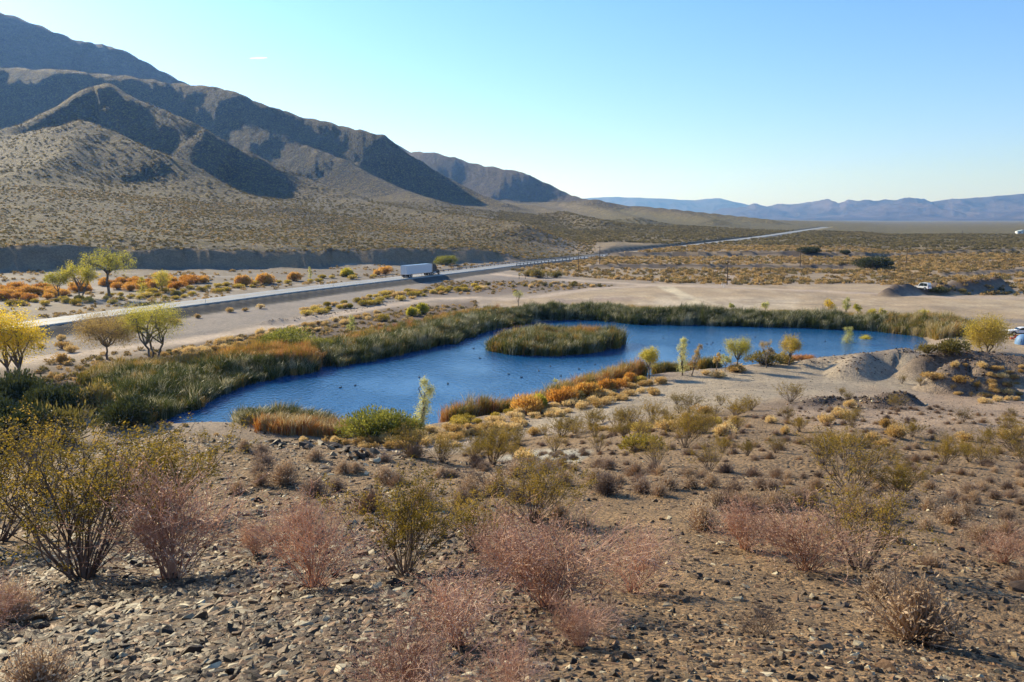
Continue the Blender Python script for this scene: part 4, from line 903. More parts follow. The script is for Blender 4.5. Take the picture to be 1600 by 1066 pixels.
# beyond the highway
scatter('orange_bush', ORG, [(-10, 470), (60, 470), (120, 462), (240, 456), (300, 450), (330, 440), (330, 432), (200, 440), (60, 452), (-10, 452)], 46, None, 1.0, 'bright orange bush in the thicket round the cottonwoods beyond the highway', 'bush', 'orange bushes beyond the highway', 22, 9, hm_m=2.3, wide=(.9, 1.4))
scatter('yellow_rabbitbrush', RABY, [(0, 480), (120, 478), (260, 470), (420, 448), (600, 432), (600, 428), (420, 440), (260, 455), (120, 468), (0, 476)], 50, None, .6, 'yellow bush in the line along the far side of the highway', 'rabbitbrush', 'yellow bushes along the far side of the highway', 23, 9, hm_m=1.35, wide=(1.0, 1.5))
for a, b, hp, pr, w, l in [(380, 447, 19, ORG, .85, 'round orange bush beyond the highway, left one of the pair'), (415, 444, 19, ORG, 1.0, 'round orange bush beyond the highway, right one of the pair'), (461, 439, 16, ORG, .8, 'brownish orange bush right of the orange pair beyond the highway'), (540, 432, 14, YLB, .95, 'yellow green bush beyond the highway left of the truck'),
        (601, 428, 13, ORG, 1.0, 'orange bush right behind the rear of the truck'), (590, 430, 10, ORG, .9, 'small orange bush behind the truck'), (696, 414, 16, GRB, 1.0, 'green bush against the dark cut bank right of the truck'),
        (825, 432, 12, OLV, 1.2, 'olive bush at left end of the clump by the junction'), (845, 434, 16, OLV, 1.3, 'tallest olive bush in the clump by the junction'), (866, 434, 12, OLV, 1.2, 'olive bush at right end of the clump by the junction'),
        (1365, 420, 19, DKB, 1.15, 'largest dark green round bush out on the plain'), (1263, 397, 11, DKB, 1.2, 'second largest dark green bush farther out on the plain'), (1320, 397, 6, DKB, 1.0, 'small dark bush right of the second largest on the plain'), (1282, 388, 4, DKB, 1.1, 'tiny dark bush farthest out on the plain'),
        (1463, 459, 10, DKB, 1.2, 'low grey green bush beside the dirt mound with the parked van'), (1500, 458, 7, OLV, 1.2, 'low olive bush right of the grey green one by the van'),
        (600, 686, 52, GRB, 1.1, 'big green willow bush on the near shore between red reeds and leaning poplar'), (572, 684, 34, GRB, .9, 'lower left lobe bush beside the big green willow bush'), (640, 680, 30, GRB, .9, 'small green bush between the big willow bush and the leaning poplar'),
        (445, 548, 36, GRB, 1.25, 'olive green bush behind the orange topped reeds at left'), (500, 552, 26, GRB, .9, 'bright green bush right of the olive green one behind the left reeds'), 
        (30, 640, 55, DKB, .8, 'dark green bush below the golden cottonwood at left'), (92, 650, 48, DKB, .7, 'dark green bush in the hollow left of the reeds'), (145, 648, 52, OLV, .8, 'brown olive bush in the hollow left of the reeds'), (200, 665, 45, DKB, .8, 'olive bush at the pond corner behind the creosotes'),
        (100, 690, 60, OLV, .9, 'olive bush in the hollow behind the leftmost creosotes'), (10, 700, 70, DKB, .9, 'dark bush in the hollow at the left edge'),
        (642, 494, 16, YLB, .9, 'yellow bush on the bank above the middle of the left reeds'), (662, 490, 18, YLB, .8, 'second yellow bush on the bank above the left reeds'), (600, 502, 12, RABY, 1.0, 'low yellow bush on the bank above the left reeds'),
        (1480, 552, 26, OLV, 1.3, 'olive yellow bush left of the golden round cottonwood at right'), (1450, 552, 16, OLV, 1.3, 'low olive bush at the right end of the pond'),
        (1195, 570, 24, OLV, 1.3, 'brown olive bush at the water edge between two golden saplings'), (1225, 568, 18, OLV, 1.1, 'olive bush right of the brown olive one at the water edge'), (868, 618, 28, YLB, .7, 'yellow green bush among the orange near shore reeds'), (905, 612, 26, YLB, .6, 'golden bush among the near shore reeds'), (835, 640, 24, YLB, .6, 'small lime bush at the foot of the near shore reeds')]:
    hm = {id(ORG): 1.0, id(YLB): 1.0, id(GRB): .8, id(DKB): .75, id(OLV): .75, id(RABY): .6}[id(pr)]
    fg('bush', pr[rnd.randrange(len(pr))], a, b, hp, hm, l, 'bush', wide=w)

# ------------------------------------------------------------------ trees
def tree(px, py, hpx, wpx, mat, seed, label, zg=None, cat='tree', name='cottonwood_tree', **kw):
    p = hit(px, py) if zg is None else at_z(px, py, zg)
    d = math.hypot(p.x, p.y)
    if zg is not None: p.z = ground_z(p.x, p.y)
    h = hpx / FPX * d; w = wpx / FPX * d
    wood, leaf = crown_mesh(seed, h, w, **kw)
    e = empty(name, p, 0); obj('trunk', mk('tree_wood', wood, M_BARK), e); obj('crown', mk('tree_crown', leaf, mat), e)
    return tag(e, label, cat)
tree(14, 592, 100, 100, M_YEL_T, 401, 'golden yellow cottonwood cut by the left edge above the dirt road', leaf=.2, n=15000, lobes=14, base=.1, trunks=2, lobe=.27, sig=.3)
tree(168, 562, 66, 96, M_TAN_T, 402, 'fading tan cottonwood with a round crown left of the green one', leaf=.16, n=15000, lobes=16, base=.26, lobe=.23, sig=.3)
tree(240, 562, 84, 98, M_YG_T, 403, 'green yellow cottonwood with open forked limbs right of the tan one', leaf=.15, n=14000, lobes=15, base=.28, trunks=3, lobe=.22, sig=.3)
tree(92, 468, 46, 34, M_YG_T, 404, 'small lime green cottonwood, leftmost of those beyond the highway', leaf=.3, n=2600, lobes=6, base=.25)
tree(126, 466, 56, 50, M_YG_T, 405, 'lime green cottonwood of two trunks beyond the highway left of the tallest', leaf=.3, n=4500, lobes=9, base=.22, trunks=2, lobe=.24)
tree(171, 466, 70, 76, M_YG_T, 406, 'tallest cottonwood beyond the highway with a bare dark trunk', leaf=.3, n=4600, lobes=9, base=.45, rad=.34, lobe=.2)
tree(254, 458, 35, 30, M_YG_T, 407, 'small lime green cottonwood alone right of the tall ones beyond the highway', leaf=.28, n=2600, lobes=7, base=.2, lobe=.28)
tree(222, 460, 23, 14, M_YG_T, 408, 'slim yellow sapling beyond the highway left of the lone small cottonwood', leaf=.24, n=900, lobes=4, base=.05, column=True, lobe=.45)
tree(485, 436, 18, 7, M_PALE_T, 409, 'slim pale sapling beyond the highway right of the orange bushes', leaf=.26, n=400, lobes=4, base=.1, column=True, lobe=.45)
tree(550, 520, 26, 14, M_PALE_T, 410, 'pale green sapling on the bank above the left reeds', leaf=.18, n=900, lobes=4, base=.1, column=True, lobe=.45)
tree(810, 480, 28, 20, M_PALE_T, 411, 'thin pale sapling at the far reeds by the dirt road bend', leaf=.18, n=500, lobes=5, base=.25, lobe=.3)
tree(656, 676, 88, 32, M_PALE_T, 412, 'tall slender pale green poplar leaning right on the near shore', leaf=.11, n=5200, lobes=8, base=.02, column=True, lean=(.18, 0), lobe=.36, name='poplar_tree', sig=.32)
SAP = [(1014, 592, 52, 34, M_YG_T, 'golden green sapling, leftmost of the row standing against the blue water', 0), (1066, 587, 60, 24, M_PALE_T, 'tall thin pale green sapling against the water', 1), (1081, 587, 48, 15, M_TAN_T, 'thin tan sapling leaning right beside the tall pale one', 2),
       (1120, 583, 34, 13, M_TAN_T, 'small nearly bare sapling in the row against the water', 3), (1152, 580, 56, 44, M_YG_T, 'wide golden green sapling in the middle of the row against the water', 0), (1133, 580, 28, 20, M_PALE_T, 'low pale sapling at the foot of the wide golden green one', 3),
       (1197, 575, 49, 26, M_TAN_T, 'sparse tan topped sapling right of the wide golden green one', 3), (1234, 571, 47, 34, M_AMB_T, 'golden sapling, rightmost of the row before the spoil heaps', 0), (1322, 552, 38, 22, M_PALE_T, 'pale sapling rising behind the spoil heap', 1), (1352, 545, 20, 20, M_YG_T, 'short yellow green sapling behind the spoil heap', 0)]
for i, (a, b, hp, wp, m, l, k) in enumerate(SAP):
    tree(a, b, hp, wp, m, 420 + i, l, name='sapling', leaf=.12, **[dict(n=6500, lobes=9, base=.3, lobe=.25, sig=.28), dict(n=3600, lobes=7, base=.12, column=True, lobe=.4), dict(n=1800, lobes=6, base=.2, column=True, lobe=.42, lean=(.22, 0)), dict(n=1200, lobes=6, base=.3, lobe=.24)][k])
tree(1540, 550, 56, 64, M_AMB_T, 440, 'golden round cottonwood bush at the right end of the pond', leaf=.17, n=14000, lobes=16, base=.02, trunks=3, lobe=.25, sig=.3)
for i, (a, b, hp, wp, m, l) in enumerate([(1296, 492, 28, 20, M_YEL_T, 'yellow sapling behind the far reeds, left of the three together'), (1322, 492, 30, 14, M_PALE_T, 'thin pale sapling behind the far reeds, middle of the three together'), (1340, 492, 18, 16, M_YG_T, 'short yellow green sapling behind the far reeds, right of the three together'),
        (1362, 496, 14, 14, M_YG_T, 'small round yellow green sapling behind the far reeds'), (1378, 497, 15, 12, M_YG_T, 'small green sapling next to the round one behind the far reeds'), (1196, 486, 14, 16, M_PALE_T, 'low pale sapling behind the middle of the far reeds'), (1143, 484, 10, 10, M_PALE_T, 'tiny pale sapling at the edge of the dirt flat'), (1443, 497, 12, 18, M_YG_T, 'low yellow sapling at the right end of the far reeds')]):
    tree(a, b, hp, wp, m, 450 + i, l, leaf=.2, n=900, lobes=5, base=.15, lobe=.3, name='sapling')

# ------------------------------------------------------------------ things nobody could count: instanced clumps
PCOL = bpy.data.collections.new('clump_sources')
def source(coll, me):
    o = bpy.data.objects.new(me.name, me); coll.objects.link(o); return o
def stuff(name, pts, rots, scls, meshes, label=None, parent=None):
    coll = bpy.data.collections.new(name + '_sources')
    for me in meshes: source(coll, me)
    pts = np.asarray(pts, np.float32); me = bpy.data.meshes.new(name); me.vertices.add(len(pts)); me.vertices.foreach_set('co', pts.ravel())
    a = me.attributes.new('turn', 'FLOAT_VECTOR', 'POINT'); a.data.foreach_set('vector', np.asarray(rots, np.float32).ravel())
    a = me.attributes.new('size', 'FLOAT_VECTOR', 'POINT'); a.data.foreach_set('vector', np.asarray(scls, np.float32).ravel())
    o = obj(name, me, parent); tag(o, kind='stuff')
    ng = bpy.data.node_groups.new(name + '_spread', 'GeometryNodeTree')
    ng.interface.new_socket('Geometry', in_out='INPUT', socket_type='NodeSocketGeometry'); ng.interface.new_socket('Geometry', in_out='OUTPUT', socket_type='NodeSocketGeometry')
    gi = ng.nodes.new('NodeGroupInput'); go = ng.nodes.new('NodeGroupOutput'); ip = ng.nodes.new('GeometryNodeInstanceOnPoints')
    ci = ng.nodes.new('GeometryNodeCollectionInfo'); ci.inputs['Collection'].default_value = coll; ci.inputs['Separate Children'].default_value = True; ci.inputs['Reset Children'].default_value = True
    t = ng.nodes.new('GeometryNodeInputNamedAttribute'); t.data_type = 'FLOAT_VECTOR'; t.inputs[0].default_value = 'turn'
    s = ng.nodes.new('GeometryNodeInputNamedAttribute'); s.data_type = 'FLOAT_VECTOR'; s.inputs[0].default_value = 'size'
    e2r = ng.nodes.new('FunctionNodeEulerToRotation')
    L = ng.links.new; L(gi.outputs[0], ip.inputs['Points']); L(ci.outputs[0], ip.inputs['Instance']); ip.inputs['Pick Instance'].default_value = True
    L(t.outputs['Attribute'], e2r.inputs[0]); L(e2r.outputs[0], ip.inputs['Rotation']); L(s.outputs['Attribute'], ip.inputs['Scale']); L(ip.outputs[0], go.inputs[0])
    md = o.modifiers.new('spread', 'NODES'); md.node_group = ng
    return o
def zrot(n, rng, tilt=0.0):
    r = np.zeros((n, 3)); r[:, 2] = rng.uniform(0, 6.283, n)
    if tilt: r[:, :2] = rng.normal(size=(n, 2)) * tilt
    return r

# reeds
def reed_mesh(seed, n=46, h=2.9, rad=.45, w=.045, mat=None):
    rng = np.random.default_rng(seed); B = np.stack([rng.normal(size=n) * rad * .5, rng.normal(size=n) * rad * .5, np.full(n, -0.1)], 1)
    lean = rng.normal(size=(n, 2)) * 0.10; hh = h * rng.uniform(.65, 1.08, n); t = rng.uniform(0, 6.28, n); side = np.stack([np.cos(t), np.sin(t), t * 0], 1) * w / 2
    bend = rng.normal(size=(n, 2)) * 0.16 + np.array([0.10, -0.03]); V = []; fr = (0, .45, .8, 1.0)
    for f in fr:
        c = B.copy(); c[:, 2] += hh * f * (1 - .06 * f); c[:, :2] += lean * (hh * f)[:, None] + bend * (f ** 3) * hh[:, None]
        ww = (1 - .25 * f) if f < 1 else .1
        V += [c - side * ww, c + side * ww]
    V = np.stack(V, 1).reshape(-1, 3); o = (np.arange(n) * 8)[:, None]; F = []
    for k in range(3):
        a = k * 2; F += [np.hstack([o + a, o + a + 1, o + a + 3]), np.hstack([o + a, o + a + 3, o + a + 2])]
    return mesh_from('reed_clump', V, np.concatenate(F), mat)
M_REED_G = foliage('green_reed', [(0.022, 0.036, 0.006), (0.045, 0.066, 0.010), (0.085, 0.105, 0.017), (0.16, 0.145, 0.035), (0.60, 0.54, 0.36)], 0.35, 0.40, 0.28, spec=.45, wrand=.55)
M_REED_O = foliage('orange_reed', [(0.30, 0.11, 0.025), (0.52, 0.22, 0.05), (0.62, 0.38, 0.14)], 0.35, 0.5, 0.22, wrand=.5)
M_REED_M = foliage('turning_reed', [(0.085, 0.10, 0.016), (0.24, 0.20, 0.032), (0.56, 0.31, 0.07)], 0.35, 0.45, 0.18, wrand=.6)
M_REED_T = foliage('straw_reed', [(0.24, 0.18, 0.06), (0.44, 0.33, 0.14), (0.62, 0.50, 0.27)], 0.35, 0.5, 0.25, wrand=.5)
RG = [reed_mesh(500 + i, mat=M_REED_G) for i in range(3)]; RO = [reed_mesh(510 + i, h=2.3, mat=M_REED_O) for i in range(2)]
RM = [reed_mesh(520 + i, h=2.6, mat=M_REED_M) for i in range(3)]; RT = [reed_mesh(530 + i, h=2.7, mat=M_REED_T) for i in range(2)]
def reed_bed(name, polypx, step, meshes, seed, s=(.8, 1.15), z=0.0, keepf=None):
    P = [tuple(at_z(a, b, z))[:2] for a, b in polypx]; rng = np.random.default_rng(seed)
    xs = [p[0] for p in P]; ys = [p[1] for p in P]
    gx, gy = np.meshgrid(np.arange(min(xs), max(xs), step), np.arange(min(ys), max(ys), step)); gx = gx.ravel() + rng.uniform(-.5, .5, gx.size) * step; gy = gy.ravel() + rng.uniform(-.5, .5, gy.size) * step
    m = poly_sd(gx, gy, P) + 1.3 * fbm(gx / 3.2, gy / 3.2, 3, seed) < 0
    if keepf is not None: m &= keepf(gx, gy, rng)
    gx, gy = gx[m], gy[m]; n = len(gx); zz = np.maximum(H(gx, gy), -0.25) - 0.05
    sz = rng.uniform(*s, n) * (1 + .38 * fbm(gx / 4.5, gy / 4.5, 2, seed + 3)) * np.where(rng.random(n) < .06, 1.25, 1); sc = np.stack([rng.uniform(.85, 1.3, n), rng.uniform(.85, 1.3, n), sz], 1)
    rot = zrot(n, rng, .09); rot[:, 2] = rng.normal(0, .8, n)
    return stuff(name, np.stack([gx, gy, zz], 1), rot, sc, meshes)
# left bank
LB = [(215, 668), (262, 655), (300, 639), (345, 619), (400, 598), (478, 584), (497, 580), (488, 573), (420, 574), (350, 584), (280, 594), (200, 600), (150, 614), (190, 640)]
reed_bed('green_reeds', LB, .62, RG + RM[:1], 61, s=(.65, .95))
reed_bed('orange_reeds', [(330, 588), (380, 584), (430, 582), (490, 580), (497, 573), (480, 564), (430, 564), (370, 568), (330, 577)], .52, RO + RM[:1], 62, s=(.8, 1.15))
reed_bed('brown_reeds', [(140, 616), (200, 602), (270, 594), (320, 586), (310, 578), (220, 588), (150, 600), (110, 612)], .8, RM + RT[:1], 63, s=(.6, .9))
MB = [(500, 576), (560, 569), (640, 552), (700, 539), (745, 524), (790, 511), (830, 507), (830, 500), (780, 500), (730, 506), (690, 518), (620, 534), (560, 548), (500, 556), (480, 562)]
reed_bed('green_reeds', MB, .62, RG + RM[:1], 64, s=(.58, .85))
reed_bed('turning_reeds', [(500, 558), (560, 549), (620, 535), (690, 519), (730, 507), (790, 501), (780, 494), (700, 505), (620, 524), (560, 538), (480, 552)], .8, RM + RO[:1], 65, s=(.55, .85))
# far shore
reed_bed('green_reeds', [(790, 507), (860, 501), (925, 500), (960, 504), (1000, 507), (1100, 509), (1200, 511), (1280, 514), (1350, 517), (1390, 520), (1395, 514), (1280, 507), (1100, 502), (1000, 500), (930, 492), (860, 494), (790, 500)], .66, RG, 66, s=(.62, .9))
reed_bed('straw_reeds', [(800, 497), (930, 490), (1000, 497), (1100, 499), (1280, 505), (1395, 511), (1395, 507), (1280, 501), (1100, 496), (930, 487), (800, 493)], 1.1, RT + RM, 67, s=(.3, .55))
reed_bed('straw_reeds', [(1385, 520), (1420, 524), (1450, 529), (1470, 537), (1500, 535), (1520, 525), (1480, 515), (1430, 510), (1385, 512)], .62, RT + RM + RG[:1], 68, s=(.7, 1.0))
reed_bed('orange_reeds', [(1450, 524), (1500, 530), (1520, 524), (1480, 514), (1440, 512)], .9, RO, 69, s=(.75, 1.1))
# island
reed_bed('island_reeds', ISLAND_PX, .55, RG + RM, 70, s=(.72, 1.0), keepf=None)
reed_bed('island_reeds', [(800, 542), (860, 544), (930, 542), (955, 536), (900, 529), (850, 529), (795, 535)], .75, RM + RO, 71, s=(.85, 1.1))
# near shore
reed_bed('red_reeds', [(395, 685), (460, 690), (545, 690), (552, 682), (500, 676), (400, 674)], .45, RO + RT[:1], 72, s=(.55, .85), z=.2)
reed_bed('green_reeds', [(385, 674), (450, 678), (530, 678), (500, 668), (420, 664), (370, 664)], .42, RG + RT[:1], 73, s=(.6, .85))
reed_bed('orange_reeds', [(680, 668), (720, 664), (790, 652), (860, 634), (930, 614), (1000, 596), (1000, 588), (950, 600), (900, 615), (850, 629), (780, 645), (700, 657)], .5, RO + RM + RT[:1], 74, s=(.45, 1.1))
reed_bed('straw_reeds', [(850, 628), (900, 614), (950, 601), (1000, 590), (1000, 585), (950, 596), (900, 609), (850, 624)], .6, RT + RM, 75, s=(.6, .9))
reed_bed('turning_reeds', [(1025, 590), (1055, 588), (1052, 582), (1028, 584)], .4, RM + RG[:1], 76, s=(.4, .65))
reed_bed('turning_reeds', [(1090, 584), (1130, 579), (1126, 573), (1094, 577)], .4, RM + RG[:1], 77, s=(.5, .8))
reed_bed('orange_reeds', [(1235, 570), (1270, 566), (1262, 561), (1232, 564)], .45, RO, 78, s=(.4, .6))
reed_bed('orange_reeds', [(1066, 586), (1086, 584), (1084, 579), (1066, 580)], .5, RO, 79, s=(.5, .7))

# low scrub of the far flats, the wash and the bajada
def scrub_mesh(seed, mat, n=46, L=.42, W=.2):
    rng = np.random.default_rng(seed); D = rng.normal(size=(n, 3)); D[:, 2] = np.abs(D[:, 2]); D /= np.linalg.norm(D, axis=1, keepdims=True)
    return mesh_from('scrub_clump', *cards(D * rng.uniform(.5, 1, (n, 1)) * [.62, .62, .72] + [0, 0, .06], L, W, rng, .5, D), mat)
M_SC1 = foliage('dry_scrub', [(0.20, 0.14, 0.055), (0.38, 0.26, 0.10), (0.56, 0.38, 0.16)], .4, .7, .03, wrand=.8)
M_SC2 = foliage('olive_scrub', [(0.10, 0.085, 0.035), (0.18, 0.145, 0.055), (0.29, 0.225, 0.09)], .4, .7, .03, wrand=.8)
SC1 = [scrub_mesh(600 + i, M_SC1) for i in range(3)]; SC2 = [scrub_mesh(610 + i, M_SC2) for i in range(3)]
def field(name, test, dens, d0, d1, a0, a1, meshes, seed, size=(.6, 1.4), pw=1.0):
    rng = np.random.default_rng(seed); area = (az_of(a1) - az_of(a0)) * (d1 ** 2 - d0 ** 2) / 2; n = int(area * dens)
    a = rng.uniform(az_of(a0), az_of(a1), n); d = np.sqrt(rng.uniform(d0 ** 2, d1 ** 2, n)); x = np.sin(a) * d; y = np.cos(a) * d
    z = H(x, y); px, py = project(x, y, z); rd, *_ = seg_dist(x, y, ROAD_COARSE); wob_ = fbm(x / 14, y / 14, 3, 5) * 5; offb = np.ones(n, bool)
    for A_, D_, H_ in (BANK1, BANK2):
        q = d - np.interp(a, A_, D_) - wob_; offb &= ~((q > -8) & (q < 4) & (np.interp(a, A_, H_) > .8))
    m = offb & (rng.random(n) < np.clip(.82 + 1.0 * fbm(x / 38, y / 38, 3, seed + 70), .2, 1)) & (rd > ROAD_HW + 5) & test(x, y, z, d, a, px, py, rng); x, y, z = x[m], y[m], z[m]; n = len(x)
    s = rng.uniform(*size, n) ** pw; sc = np.stack([s * rng.uniform(1, 1.5, n), s * rng.uniform(1, 1.5, n), s], 1)
    print(name, n); return stuff(name, np.stack([x, y, z - .03], 1), zrot(n, rng), sc, meshes)
A0, D0, H0 = CUTBANK
def off_roads(x, y):
    keep = np.ones(x.shape, bool)
    for pts, hw_ in ((DR1, 4.0), (DR2, 5.0), (DR4, 3.0)):
        s, *_ = seg_dist(x, y, pts); keep &= s > hw_
    return keep
DR1 = [at_z(a, b, 1.4) for a, b in [(-260, 612), (-60, 575), (49, 556), (150, 546), (279, 530), (361, 517), (427, 507), (499, 493), (564, 482), (630, 471), (679, 465), (728, 464), (794, 467), (850, 463), (930, 452), (1030, 446)]]
DR2 = [at_z(a, b, 1.6) for a, b in [(745, 421), (775, 426), (800, 431), (860, 437), (930, 441), (1030, 446), (1200, 452), (1350, 459), (1450, 464), (1600, 467), (1900, 470)]]
DR4 = [at_z(a, b, 1.8) for a, b in [(1440, 453), (1500, 447), (1600, 436), (1800, 418)]]
field('bajada_scrub', lambda x, y, z, d, a, px, py, r: (d > np.interp(a, A0, D0) + 9) & (r.random(len(x)) < np.clip(1.1 - .5 * (z > 60), 0, 1)), .24, 275, 640, -60, 930, SC2 + SC1[:1], 31, size=(.35, 1.05))
field('wash_scrub', lambda x, y, z, d, a, px, py, r: (d < np.interp(a, A0, D0) - 3) & (py < np.interp(px, [p[0] for p in ROAD_PX[2:]], [p[1] for p in ROAD_PX[2:]]) - 2) & (fbm(x / 16, y / 9, 3, 17) < .15) & (px < 800), .10, 165, 420, -60, 820, SC1, 32, size=(.5, 1.1))
field('plain_scrub', lambda x, y, z, d, a, px, py, r: (py < np.interp(px, [800, 900, 1040, 1200, 1340, 1420, 1500, 1700], [424, 433, 443, 446, 443, 448, 462, 462])) & (py > np.interp(px, [p[0] for p in ROAD_PX[8:]], [p[1] for p in ROAD_PX[8:]])) & off_roads(x, y), .17, 215, 560, 800, 1660, SC1 + SC2[:1], 33, size=(.7, 1.6))
field('plain_scrub', lambda x, y, z, d, a, px, py, r: (py < 392) | (px > 1000), .065, 560, 1150, 780, 1660, SC2, 34, size=(.9, 2.0))
field('bajada_scrub', lambda x, y, z, d, a, px, py, r: px < 1000, .035, 640, 1100, -60, 1000, SC2, 35, size=(.8, 1.8))
def in_poly(px, py, poly): return poly_sd(px, py, poly) < 0
field('bank_scrub', lambda x, y, z, d, a, px, py, r: (in_poly(px, py, [(690, 440), (860, 440), (960, 447), (900, 456), (780, 460), (640, 462)]) | in_poly(px, py, [(60, 560), (260, 535), (470, 498), (640, 478), (760, 470), (760, 490), (620, 505), (480, 545), (300, 570), (60, 600)]) | in_poly(px, py, [(780, 480), (1000, 484), (1200, 490), (1420, 500), (1420, 508), (1100, 500), (800, 494)])) & off_roads(x, y), .30, 95, 340, -20, 1500, SC1 + SC2[:2], 36, size=(.35, .9))
field('shore_scrub', lambda x, y, z, d, a, px, py, r: in_poly(px, py, [(-50, 600), (140, 590), (240, 650), (380, 690), (700, 675), (1000, 600), (1010, 606), (700, 695), (560, 712), (300, 720), (-50, 760)]) & (poly_sd(x, y, SHORE) > 1.0), .9, 58, 130, -60, 1040, SC1 + SC2[:1], 37, size=(.25, .6))
field('slope_scrub', lambda x, y, z, d, a, px, py, r: (py > np.interp(px, [600, 830, 1120, 1380, 1600], [705, 690, 655, 620, 600])), .30, 10, 85, 560, 1650, [TUFT[0][0][1], TUFT[1][0][1], GTUFT[0][0][1], GTUFT[1][0][1]], 38, size=(.25, 1.1))

# ------------------------------------------------------------------ stones
def stone_material():
    m, nt, out = new_mat('shale_stone'); p = N(nt, 'ShaderNodeBsdfPrincipled', i_Roughness=0.6); p.inputs['Specular IOR Level'].default_value = 0.25
    geo = N(nt, 'ShaderNodeNewGeometry'); oi = N(nt, 'ShaderNodeObjectInfo'); n1 = N(nt, 'ShaderNodeTexNoise', i_Scale=9.0, i_Detail=7.0, i_Roughness=.65); nt.links.new(geo.outputs['Position'], n1.inputs['Vector'])
    sx = N(nt, 'ShaderNodeSeparateXYZ'); nt.links.new(geo.outputs['Position'], sx.inputs[0])
    c1 = ramp(nt, oi.outputs['Random'], [(0, (0.024, 0.016, 0.010)), (.38, (0.075, 0.047, 0.026)), (.6, (0.145, 0.090, 0.047)), (.78, (0.22, 0.118, 0.055)), (.9, (0.26, 0.195, 0.115)), (1, (0.52, 0.45, 0.30))])
    c = mixc(nt, 1.0, c1, ramp(nt, n1.outputs[0], [(.3, (.65, .64, .62)), (.7, (1.3, 1.28, 1.25))]), 'MULTIPLY'); nt.links.new(c, p.inputs['Base Color'])
    b = N(nt, 'ShaderNodeBump', i_Strength=.6, i_Distance=.02); nt.links.new(n1.outputs[0], b.inputs['Height']); nt.links.new(b.outputs[0], p.inputs['Normal'])
    nt.links.new(p.outputs[0], out.inputs[0]); return m
M_STONE = stone_material()
def stone_mesh(seed, flat=.35, n=13, lng=1.0):
    rng = np.random.default_rng(seed); P = rng.normal(size=(n, 3)); P /= np.linalg.norm(P, axis=1, keepdims=True); P *= rng.uniform(.75, 1.0, (n, 1)); P[:, 2] = np.clip(P[:, 2], -.7, .7) ; P *= [lng, rng.uniform(.5, .8), flat]
    bm = bmesh.new()
    for q in P: bm.verts.new(q)
    r = bmesh.ops.convex_hull(bm, input=bm.verts)
    for v in [v for v in bm.verts if not v.link_faces]: bm.verts.remove(v)
    me = bpy.data.meshes.new('stone'); bm.to_mesh(me); bm.free(); me.materials.append(M_STONE); return me
SLAB = [stone_mesh(700 + i, .22 + .03 * (i % 4), 12, 1.0 + .1 * (i % 5)) for i in range(9)]; LUMP = [stone_mesh(720 + i, .55 + .06 * (i % 3), 14) for i in range(7)]
def stones():
    rng = np.random.default_rng(77); R_ = []
    for d0, d1, dens, s0, s1 in ((1.8, 9, 1.6, .05, .10), (9, 22, .5, .07, .14), (1.8, 6, 1900, .006, .040), (6, 12, 420, .011, .065), (12, 25, 80, .02, .085), (25, 60, 9, .04, .12), (60, 118, 4.5, .045, .12)):
        n = int(R(82) * (d1 ** 2 - d0 ** 2) / 2 * dens); a = rng.uniform(R(-41), R(41), n); d = np.sqrt(rng.uniform(d0 ** 2, d1 ** 2, n))
        s = s0 + (s1 * 1.35 - s0) * rng.random(n) ** 4.2; R_.append(np.stack([a, d, s], 1))
    S = np.concatenate(R_); a, d, s = S.T; x = np.sin(a) * d; y = np.cos(a) * d; z = H(x, y)
    left = sstep(R(8), R(-10), a); pt = .5 + .5 * fbm(x / 1.8, y / 1.8, 3, 88)
    dry = poly_sd(x, y, SHORE) > 1.5
    gb = (d > 60) & (left < .5)
    keep = (rng.random(len(x)) < np.clip(.42 + .60 * left + 1.0 * (pt - .45), .15, 1)) & dry & ~((d > 60) & (left > .5))
    x, y, z, s, d, left = x[keep], y[keep], z[keep], s[keep], d[keep], left[keep]; n = len(x)
    s = s * (.85 + .4 * left)
    slab = rng.random(n) < (.35 + .5 * left); rot = zrot(n, rng, .16); rot[~slab, :2] *= 2.2
    # the 290 that show largest become pieces of the ground, one by one
    order = np.argsort(-s / np.clip(d, 2.4, None)); big = order[:290]; rest = order[290:]
    for i in big:
        me = SLAB[rng.integers(len(SLAB))] if slab[i] else LUMP[rng.integers(len(LUMP))]
        obj('stone', me, GROUND, (x[i], y[i], z[i] - s[i] * .04), tuple(rot[i]), (s[i],) * 3)
    for sel, ms in ((rest[slab[rest]], SLAB), (rest[~slab[rest]], LUMP)):
        stuff('loose_stones', np.stack([x[sel], y[sel], z[sel] - s[sel] * .03], 1), rot[sel], np.repeat(s[sel][:, None], 3, 1) * rng.uniform(.8, 1.25, (len(sel), 3)), ms, parent=GROUND)
    print('stones', n)
stones()
def rubble():
    rng = np.random.default_rng(9); P, S = [], []
    for k, cnt in ((0, 120), (1, 160), (2, 160), (3, 260), (4, 380), (5, 520), (6, 160), (8, 500)):
        pts = MOUNDS[k][0]
        for _ in range(cnt):
            i = rng.integers(len(pts) - 1); q = pts[i].lerp(pts[i + 1], float(rng.random())); P.append((q.x + rng.normal() * 1.3, q.y + rng.normal() * 1.6 - .8)); S.append(.07 + .22 * rng.random() ** 3)
    P = np.array(P); S = np.array(S); z = H(P[:, 0], P[:, 1])
    stuff('mound_rubble', np.stack([P[:, 0], P[:, 1], z], 1), zrot(len(P), rng, .4), np.repeat(S[:, None], 3, 1), LUMP, parent=GROUND)
rubble()
def rock(px, py, wpx, label, seed, flat=.5, rot=(0, 0, 0), mat=None):
    p = hit(px, py); d = math.hypot(p.x, p.y); s = wpx / FPX * d / 2
    me = stone_mesh(seed, flat, 22, 1.0); o = obj('rock', me, None, (p.x, p.y, p.z + s * flat * .25), rot, (s, s, s)); tag(o, label, 'rock'); return o
